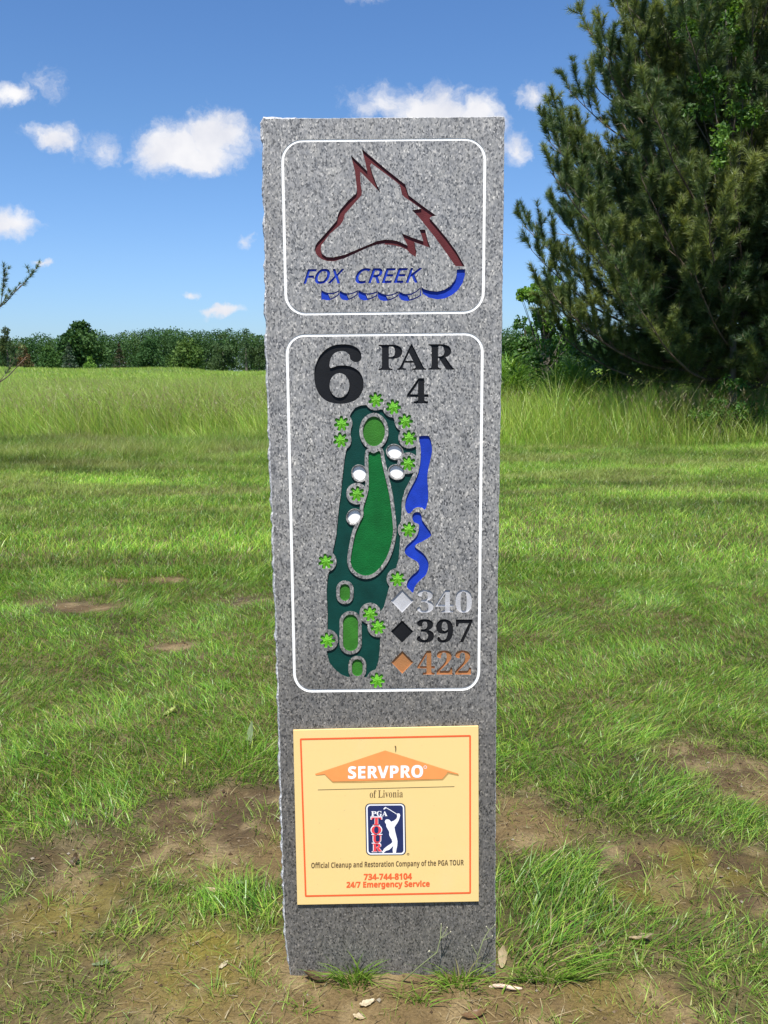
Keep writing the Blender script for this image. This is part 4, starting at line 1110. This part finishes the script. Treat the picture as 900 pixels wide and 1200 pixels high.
# the far edge of the field: single trees one can tell apart, and the wood behind them
DG = [(.036, .088, .026), (.048, .108, .032), (.062, .125, .036)]
def far_tree(label, px, ytop, ybase, wpx, Y, cols, shape='round', name='broadleaf_tree', n=2600, seed=1):
    rr = np.random.default_rng(seed); c = at(px, ybase, Y); xx = float(c[0]); gz = float(terrain(xx, Y)); top = float(at(px, ytop, Y)[2]); H = top - gz; wd_ = wpx / FPX * Y
    base = np.array([xx, Y, gz])
    t = thing(name, label, 'tree', tuple(base))
    sc_, sr_ = [], []
    if shape == 'cone':
        P = []; m = n
        f = rr.uniform(0, 1, m) ** .8; lay = np.round(f * 11) / 11 * .9 + f * .1
        r = (1 - lay) * wd_ / 2 * (.35 + .65 * rr.uniform(0, 1, m) ** .5) * (1 + .25 * np.sin(f * 70)); a = rr.uniform(0, 2 * PI, m); a = a + .3 * np.sin(a * 5 + f * 40)
        P = np.stack([xx + r * np.cos(a), Y + r * np.sin(a), gz + H * (.06 + .94 * f) - r * .25], 1); k = (f * 11).astype(int)
        C = np.array(cols)[k % len(cols)] * rr.uniform(.75, 1.25, (m, 1)); size = .032 * H + .1
    else:
        nl = {'round': 16, 'tall': 13, 'wispy': 10}[shape]
        for q in range(nl):
            a = rr.uniform(0, 2 * PI); v = rr.uniform(.12, .9); rad = math.sin(min(1, v * 1.05 + .12) * PI) ** .6 * rr.uniform(.35, .8)
            sc_.append([xx + math.cos(a) * rad * wd_ / 2, Y + math.sin(a) * rad * wd_ / 2, gz + H * v])
            s_ = wd_ * rr.uniform(.14, .24) * (.75 if shape == 'wispy' else 1); sr_.append([s_, s_, s_ * .85])
        sc_.append([xx, Y, gz + H * .92]); sr_.append([wd_ * .16] * 2 + [H * .08])
        sc_.append([xx, Y, gz + H * .45]); sr_.append([wd_ * .36, wd_ * .36, H * .36])
        P, k = clump_points(sc_, sr_, n, .5, rr); C = np.array(cols)[k % len(cols)] * rr.uniform(.8, 1.2, (n, 1)); size = .04 * wd_ + .12
    V, T, cc = leaves(P, size, C, .5, .8)
    mesh_np('crown', V, T, None, M['farleaf'], t, tuple(base), cc)
    a = Acc(); a.tube([[xx, Y, gz - .2], [xx, Y, gz + H * .4], [xx, Y, gz + H * (.95 if shape == 'cone' else .55)]], [.03 * H, .022 * H, .006 * H], 6); a.build('trunk', M['bark'], t, tuple(base), True)
FT = [('tall dark round tree standing highest in the far treeline', 97, 376, 434, 74, 186, DG, 'round', 'broadleaf_tree', 9000),
      ('mid green rounded bushy tree at the edge of the field', 57, 407, 434, 38, 166, [(.065, .135, .03), (.05, .115, .03)], 'round', 'broadleaf_tree', 2600),
      ('silvery blue spruce in front of the tallest far tree', 82, 401, 435, 24, 160, [(.10, .135, .09), (.045, .085, .045), (.07, .11, .065)], 'cone', 'spruce_tree', 1700),
      ('small bright green tree beside the silvery spruce', 106, 417, 436, 19, 156, [(.12, .24, .04), (.16, .29, .05)], 'wispy', 'broadleaf_tree', 900),
      ('rusty brown conifer among the green trees at far left', 28, 404, 433, 25, 165, [(.13, .085, .04), (.075, .085, .03), (.16, .095, .045)], 'tall', 'conifer_tree', 1500),
      ('dark olive conifer at the left end of the far treeline', 10, 382, 432, 26, 172, [(.05, .075, .025), (.07, .09, .03)], 'tall', 'conifer_tree', 2000),
      ('brownish spruce between the round trees of the far treeline', 141, 402, 434, 21, 166, [(.085, .075, .045), (.05, .075, .035)], 'cone', 'spruce_tree', 1500),
      ('dark green dome shaped tree right of the brownish spruce', 177, 399, 434, 42, 174, DG[:2], 'round', 'broadleaf_tree', 3000),
      ('light yellow green broad tree in the far treeline', 221, 400, 436, 52, 165, [(.085, .15, .035), (.10, .165, .04), (.07, .13, .03)], 'round', 'broadleaf_tree', 3200),
      ('grey green tall tree left of the stone', 262, 391, 436, 38, 172, [(.07, .12, .045), (.06, .10, .038)], 'tall', 'broadleaf_tree', 2600),
      ('wispy tree top rising above the others near the stone', 289, 384, 436, 20, 184, [(.06, .105, .045)], 'wispy', 'broadleaf_tree', 1200),
      ('dark olive tree partly behind the left edge of the stone', 304, 396, 436, 30, 168, [(.05, .085, .03), (.06, .10, .035)], 'tall', 'broadleaf_tree', 2200)]
for q, a_ in enumerate(FT): far_tree(*a_, seed=40 + q)
wr = np.random.default_rng(77); sc_, sr_ = [], []
for px in np.arange(-150, 1000, 8.):
    for row in range(2):
        Y = 205 + 16 * row + wr.uniform(-5, 5); p = at(px + wr.uniform(-5, 5), 400, Y); gz = float(terrain(p[0], Y))
        top = float(at(px, 394 + 24 * (float(fbm(px / 62., 3.3, 91, 3)) - .5) + wr.uniform(-3, 3) - 3 * row, Y)[2]); H = top - gz; r0 = wr.uniform(1.5, 3.8)
        sc_ += [[p[0], Y, top - r0 * .8], [p[0] + wr.uniform(-1, 1), Y - .6, gz + H * .58], [p[0] + wr.uniform(-1, 1), Y - 1.0, gz + H * .25]]; sr_ += [[r0, r0, r0 * .85], [r0 * 1.1] * 2 + [H * .25], [r0 * 1.1] * 2 + [H * .26]]
P, k = clump_points(sc_, sr_, 330000, .6, wr)
C = np.array(DG + [(.055, .11, .036), (.075, .135, .042)])[np.repeat(wr.integers(0, 5, len(sc_) // 3), 3)][k] * wr.uniform(.8, 1.2, (len(P), 1))
V, T, cc = leaves(P, .38, C, .5, .8)
tag(mesh_np('far_woodland', V, T, None, M['farleaf'], None, (0, 0, 0), cc), 'dense dark green wood closing the far side of the field', 'woodland', None, 'stuff')

# ================================================================== small things on the ground
def gpt(px, py):
    g = gnd(px, py)
    for _ in range(4): g = gnd(px, py, float(terrain(g[0], g[1])))
    return g
# crumbs of soil
cr = np.random.default_rng(5); n = 16000
x, y = scatter(1.15, 4.2, 2600, .5, .9); k = (grass_cover(x, y) < .75) & ~in_stone(x, y); x, y = x[k], y[k]; n = len(x)
r_ = .0012 + .0045 * cr.uniform(0, 1, n) ** 4; z = terrain(x, y) + r_ * .4
O = np.array([[1, 0, 0], [0, 1, 0], [-1, 0, 0], [0, -1, 0], [0, 0, .8], [0, 0, -.6]])
V = np.stack([x, y, z], 1)[:, None] + O[None] * r_[:, None, None] * cr.uniform(.5, 1.4, (n, 6, 1))
i = np.arange(n)[:, None] * 6
T = np.concatenate([i + np.array([t]) for t in ([0, 1, 4], [1, 2, 4], [2, 3, 4], [3, 0, 4], [1, 0, 5], [2, 1, 5], [3, 2, 5], [0, 3, 5])], 0)
C = pick(n, [(.10, .066, .035), (.06, .038, .02), (.16, .12, .075), (.24, .21, .16)], [.45, .3, .2, .05])
m, nn, out = mat_new('crumbly soil'); a_ = nn.new('ShaderNodeAttribute', attribute_name='Col'); principled(nn, out, a_.outputs['Color'], .9, .2); M['crumb'] = m
tag(mesh_np('soil_crumbs', V.reshape(-1, 3), T, None, m, None, (0, 0, 0), np.repeat(C, 6, 0)), 'loose crumbs of brown soil on the worn ground', 'soil crumbs', None, 'stuff')

# sparse short tufts over the worn ground: grass nobody could count
acc = Acc(); tr = np.random.default_rng(15)
cx, cy = scatter(1.2, 3.4, 260, .5, .8)
k = ~in_stone(cx, cy); cx, cy = cx[k], cy[k]
for (qx, qy) in zip(cx, cy):
    nb = int(tr.integers(6, 30)); rad = tr.uniform(.006, .026); ln = tr.uniform(.012, .038)
    dx, dy = tr.normal(0, rad, nb), tr.normal(0, rad, nb); x = qx + dx; y = qy + dy
    C = pick(nb, [(.20, .36, .04), (.30, .42, .07), (.36, .40, .10), (.14, .26, .03), (.38, .33, .16)], [.3, .28, .18, .14, .1]) * tr.uniform(.8, 1.2, (nb, 1))
    blades(acc, x, y, ln * tr.uniform(.5, 1.5, nb), tr.uniform(.0016, .0034, nb), dx / rad * .45 + tr.normal(0, .3, nb), dy / rad * .45 + tr.normal(0, .3, nb), tr.uniform(.1, .7, nb), C, 3)
x, y = scatter(1.15, 3.6, 9000, .5, .9); k = ~in_stone(x, y) & (tr.uniform(0, 1, len(x)) < sstep(.40, .62, fbm(x * 3.2, y * 3.2, 95, 4))); x, y = x[k], y[k]; n = len(x)
C = pick(n, [(.26, .36, .05), (.36, .40, .09), (.17, .28, .035), (.40, .34, .17)], [.34, .28, .22, .16]) * tr.uniform(.75, 1.2, (n, 1))
blades(acc, x, y, tr.uniform(.006, .024, n), tr.uniform(.0012, .0026, n), tr.normal(0, .6, n), tr.normal(0, .6, n), tr.uniform(.2, .8, n), C, 2)
tag(acc.build('sparse_grass', M['grass']), 'sparse yellow green grass struggling through the bare soil', 'grass', None, 'stuff')

def tuft(px, py, nb, rad, ln, label, seed, fan=.8):
    t_ = np.random.default_rng(seed); g = gpt(px, py); dx, dy = t_.normal(0, rad, nb), t_.normal(0, rad * .7, nb)
    x = g[0] + dx; y = np.minimum(g[1] + dy, FACE_Y - .012)
    C = pick(nb, [(.17, .32, .035), (.26, .40, .055), (.12, .24, .025), (.40, .36, .16)], [.4, .3, .22, .08]) * t_.uniform(.8, 1.2, (nb, 1))
    a = Acc(); blades(a, x, y, ln * t_.uniform(.45, 1.4, nb), t_.uniform(.0022, .0045, nb), dx / rad * fan * .6 + t_.normal(0, .35, nb), -np.abs(t_.normal(0, .35, nb)), t_.uniform(.1, .8, nb), C, 4)
    o = a.build('grass_tuft', M['grass'], None, (float(g[0]), float(g[1]), float(g[2]))); tag(o, label, 'grass tuft', 'grass tufts at the foot of the stone'); return o
tuft(415, 1150, 120, .022, .062, 'spreading grass tuft growing against the front of the stone below the sign', 1)
tuft(537, 1152, 110, .020, .055, 'bright grass tuft at the front of the stone near its right corner', 2)
tuft(494, 1172, 46, .012, .036, 'small grass tuft on the bare soil a step in front of the stone', 3)
tuft(638, 1140, 150, .030, .066, 'thick grass tuft beside the short peeled twig right of the stone', 4)
tuft(355, 1180, 26, .012, .03, 'thin wilted grass tuft on the soil below the left corner of the stone', 5)

def leaf(px, py, ln, wd_, colr, label, seed, yaw=0., tilt=.0, curl=.35, up=0., name='dead_leaf', cat='dead leaf'):
    """a leaf blade: pointed outline, folded along the midrib and curled along its length"""
    lr = np.random.default_rng(seed); g = gpt(px, py); nu, nv = 11, 7
    u = np.linspace(0, 1, nu); v = np.linspace(-1, 1, nv)
    half = wd_ * .5 * np.sin(PI * np.clip(u * .96 + .02, 0, 1)) ** .75 * (1 + .12 * lr.normal(0, 1, nu))
    X = np.repeat(((u - .5) * ln)[:, None], nv, 1); Y = half[:, None] * v[None, :]
    Z = curl * ln * ((u - .5) ** 2)[:, None] * 1.2 + np.abs(v)[None, :] * half[:, None] * .45 + lr.normal(0, .0012, (nu, nv))
    P = np.stack([X, Y, Z], -1).reshape(-1, 3)
    ca, sa = math.cos(tilt), math.sin(tilt)
    P = np.stack([P[:, 0] * ca - P[:, 2] * sa, P[:, 1], P[:, 0] * sa + P[:, 2] * ca], 1)
    cy_, sy_ = math.cos(yaw), math.sin(yaw)
    P = np.stack([P[:, 0] * cy_ - P[:, 1] * sy_, P[:, 0] * sy_ + P[:, 1] * cy_, P[:, 2]], 1)
    P[:, 2] -= P[:, 2].min() - .002 - up
    org = np.array([g[0], g[1], terrain(g[0], g[1])]); i = np.arange(nu - 1)[:, None] * nv; j = np.arange(nv - 1)[None, :]
    Q = np.stack([i + j, i + nv + j, i + nv + j + 1, i + j + 1], -1).reshape(-1, 4)
    c = np.array(colr) * (1 - .25 * (1 - np.abs(v))[None, :, None] ** 4) * (1 + .12 * lr.normal(0, 1, (nu, nv, 1)))
    o = mesh_np(name, P + org, None, Q, M['leaf'], None, tuple(org), np.clip(c, .01, 1).reshape(-1, 3), smooth=True)
    tag(o, label, cat); return o
PALE, TAN, GREY, BROWN, YG = (.62, .54, .38), (.46, .35, .20), (.20, .25, .13), (.20, .12, .06), (.42, .46, .16)
leaf(262, 1133, .027, .010, PALE, 'small pale curled leaf on the mossy soil left of the stone', 1, 1.0)
leaf(752, 1106, .062, .024, (.50, .40, .25), 'large tan dead leaf lying in the grass right of the stone', 2, -.7, .5)
leaf(200, 838, .05, .036, YG, 'pale yellow green leaf lying on the lawn left of the stone', 3, .3, .5, name='fallen_leaf', cat='leaf')
leaf(294, 874, .085, .022, (.24, .30, .16), 'upright grey green leaf in the grass beside the left edge of the stone', 4, 1.2, 1.15, .2, name='fallen_leaf', cat='leaf')
leaf(256, 1047, .075, .016, TAN, 'long folded straw coloured leaf among the tufts left of the stone', 5, -.25, .1, .5)
leaf(280, 1040, .065, .016, (.22, .27, .12), 'dull green leaf crossing the folded straw coloured leaf', 6, -1.0, .35, .4, name='fallen_leaf', cat='leaf')
leaf(589, 1130, .042, .020, (.48, .38, .23), 'beige leaf propped against the right foot of the stone', 7, 1.3, 1.0)
leaf(118, 1132, .034, .016, GREY, 'flat grey green leaf on the worn ground far left', 8, .2, 0, .15, name='fallen_leaf', cat='leaf')
leaf(430, 1178, .032, .015, PALE, 'torn pale leaf on the soil in front of the stone', 9, .5)
leaf(421, 1194, .026, .014, (.56, .46, .30), 'buff leaf at the bottom edge nearest the viewer', 10, -.4)
leaf(556, 1192, .05, .018, BROWN, 'dark brown curled leaf at the bottom right of the stone', 11, .2, .1, .6)
leaf(88, 1012, .034, .02, (.10, .065, .035), 'dark shrivelled leaf at the edge of the lush grass left', 12, 1.2, .7, .8)
leaf(372, 1148, .06, .03, (.13, .085, .05), 'dark brown leaf folded against the lower left front of the stone', 13, .15, -.2, .7)
# peeled twig
g = gpt(592, 1159); a = Acc(); u = np.linspace(0, 1, 7)
P = np.stack([g[0] - .032 + .064 * u, g[1] - .003 * u + .002 * np.sin(u * 6), g[2] + .005 + .002 * np.sin(u * 4)], 1); a.tube(P, [.0025, .0038, .004, .0038, .0042, .0036, .002], 7)
M['peeled'] = plain('peeled wood', (.55, .40, .30), .7, .3, vary=.3, scale=60)
tag(a.build('twig', M['peeled'], None, tuple(g), True), 'short peeled pinkish twig lying on the soil right of the stone', 'twig')
# thin weed sprigs leaning on the stone
M['sprig'] = plain('weed stem', (.16, .19, .08), .6); M['petal'] = plain('petal', (.62, .58, .42), .6)
def sprig(pts, label, tips):
    P = [gpt(*pts[0])] + [at(p[0], p[1], FACE_Y - .012 - .01 * (len(pts) - k)) for k, p in enumerate(pts[1:], 1)]
    org = tuple(float(c) for c in P[0]); t = thing('weed_sprig', label, 'weed', org)
    a = Acc(); a.tube(P, np.linspace(.0014, .0007, len(P)), 5)
    for (q, px, py) in tips: a.tube([P[q], (np.array(P[q]) + at(px, py, FACE_Y - .014)) / 2 + [0, -.004, .002], at(px, py, FACE_Y - .014)], [.0008, .0007, .0006], 4)
    a.build('stem', M['sprig'], t, org, True)
    for (q, px, py) in tips:
        c = at(px, py, FACE_Y - .014); h = Acc(); d = np.array([[0, 0, 1.2], [.6, 0, 0], [0, .6, 0], [-.6, 0, 0], [0, -.6, 0], [0, 0, -.8]]) * (.0034 if (q, px) == (2, 503) else .0021) + c
        h.add(d, [[1, 2, 0], [2, 3, 0], [3, 4, 0], [4, 1, 0], [2, 1, 5], [3, 2, 5], [4, 3, 5], [1, 4, 5]]); h.build('flower_head', M['petal'], t, org)
    return t
sprig([(472, 1150), (490, 1134), (512, 1116), (516, 1100), (517, 1086)], 'thin weed sprig with pale buds bending up against the stone', [(2, 503, 1115), (3, 528, 1092), (3, 524, 1087), (4, 517, 1083)])
sprig([(556, 1150), (560, 1120), (566, 1102), (573, 1090)], 'leggy weed sprig at the right corner of the stone front', [(2, 577, 1097), (3, 570, 1086), (3, 580, 1084), (1, 553, 1108)])
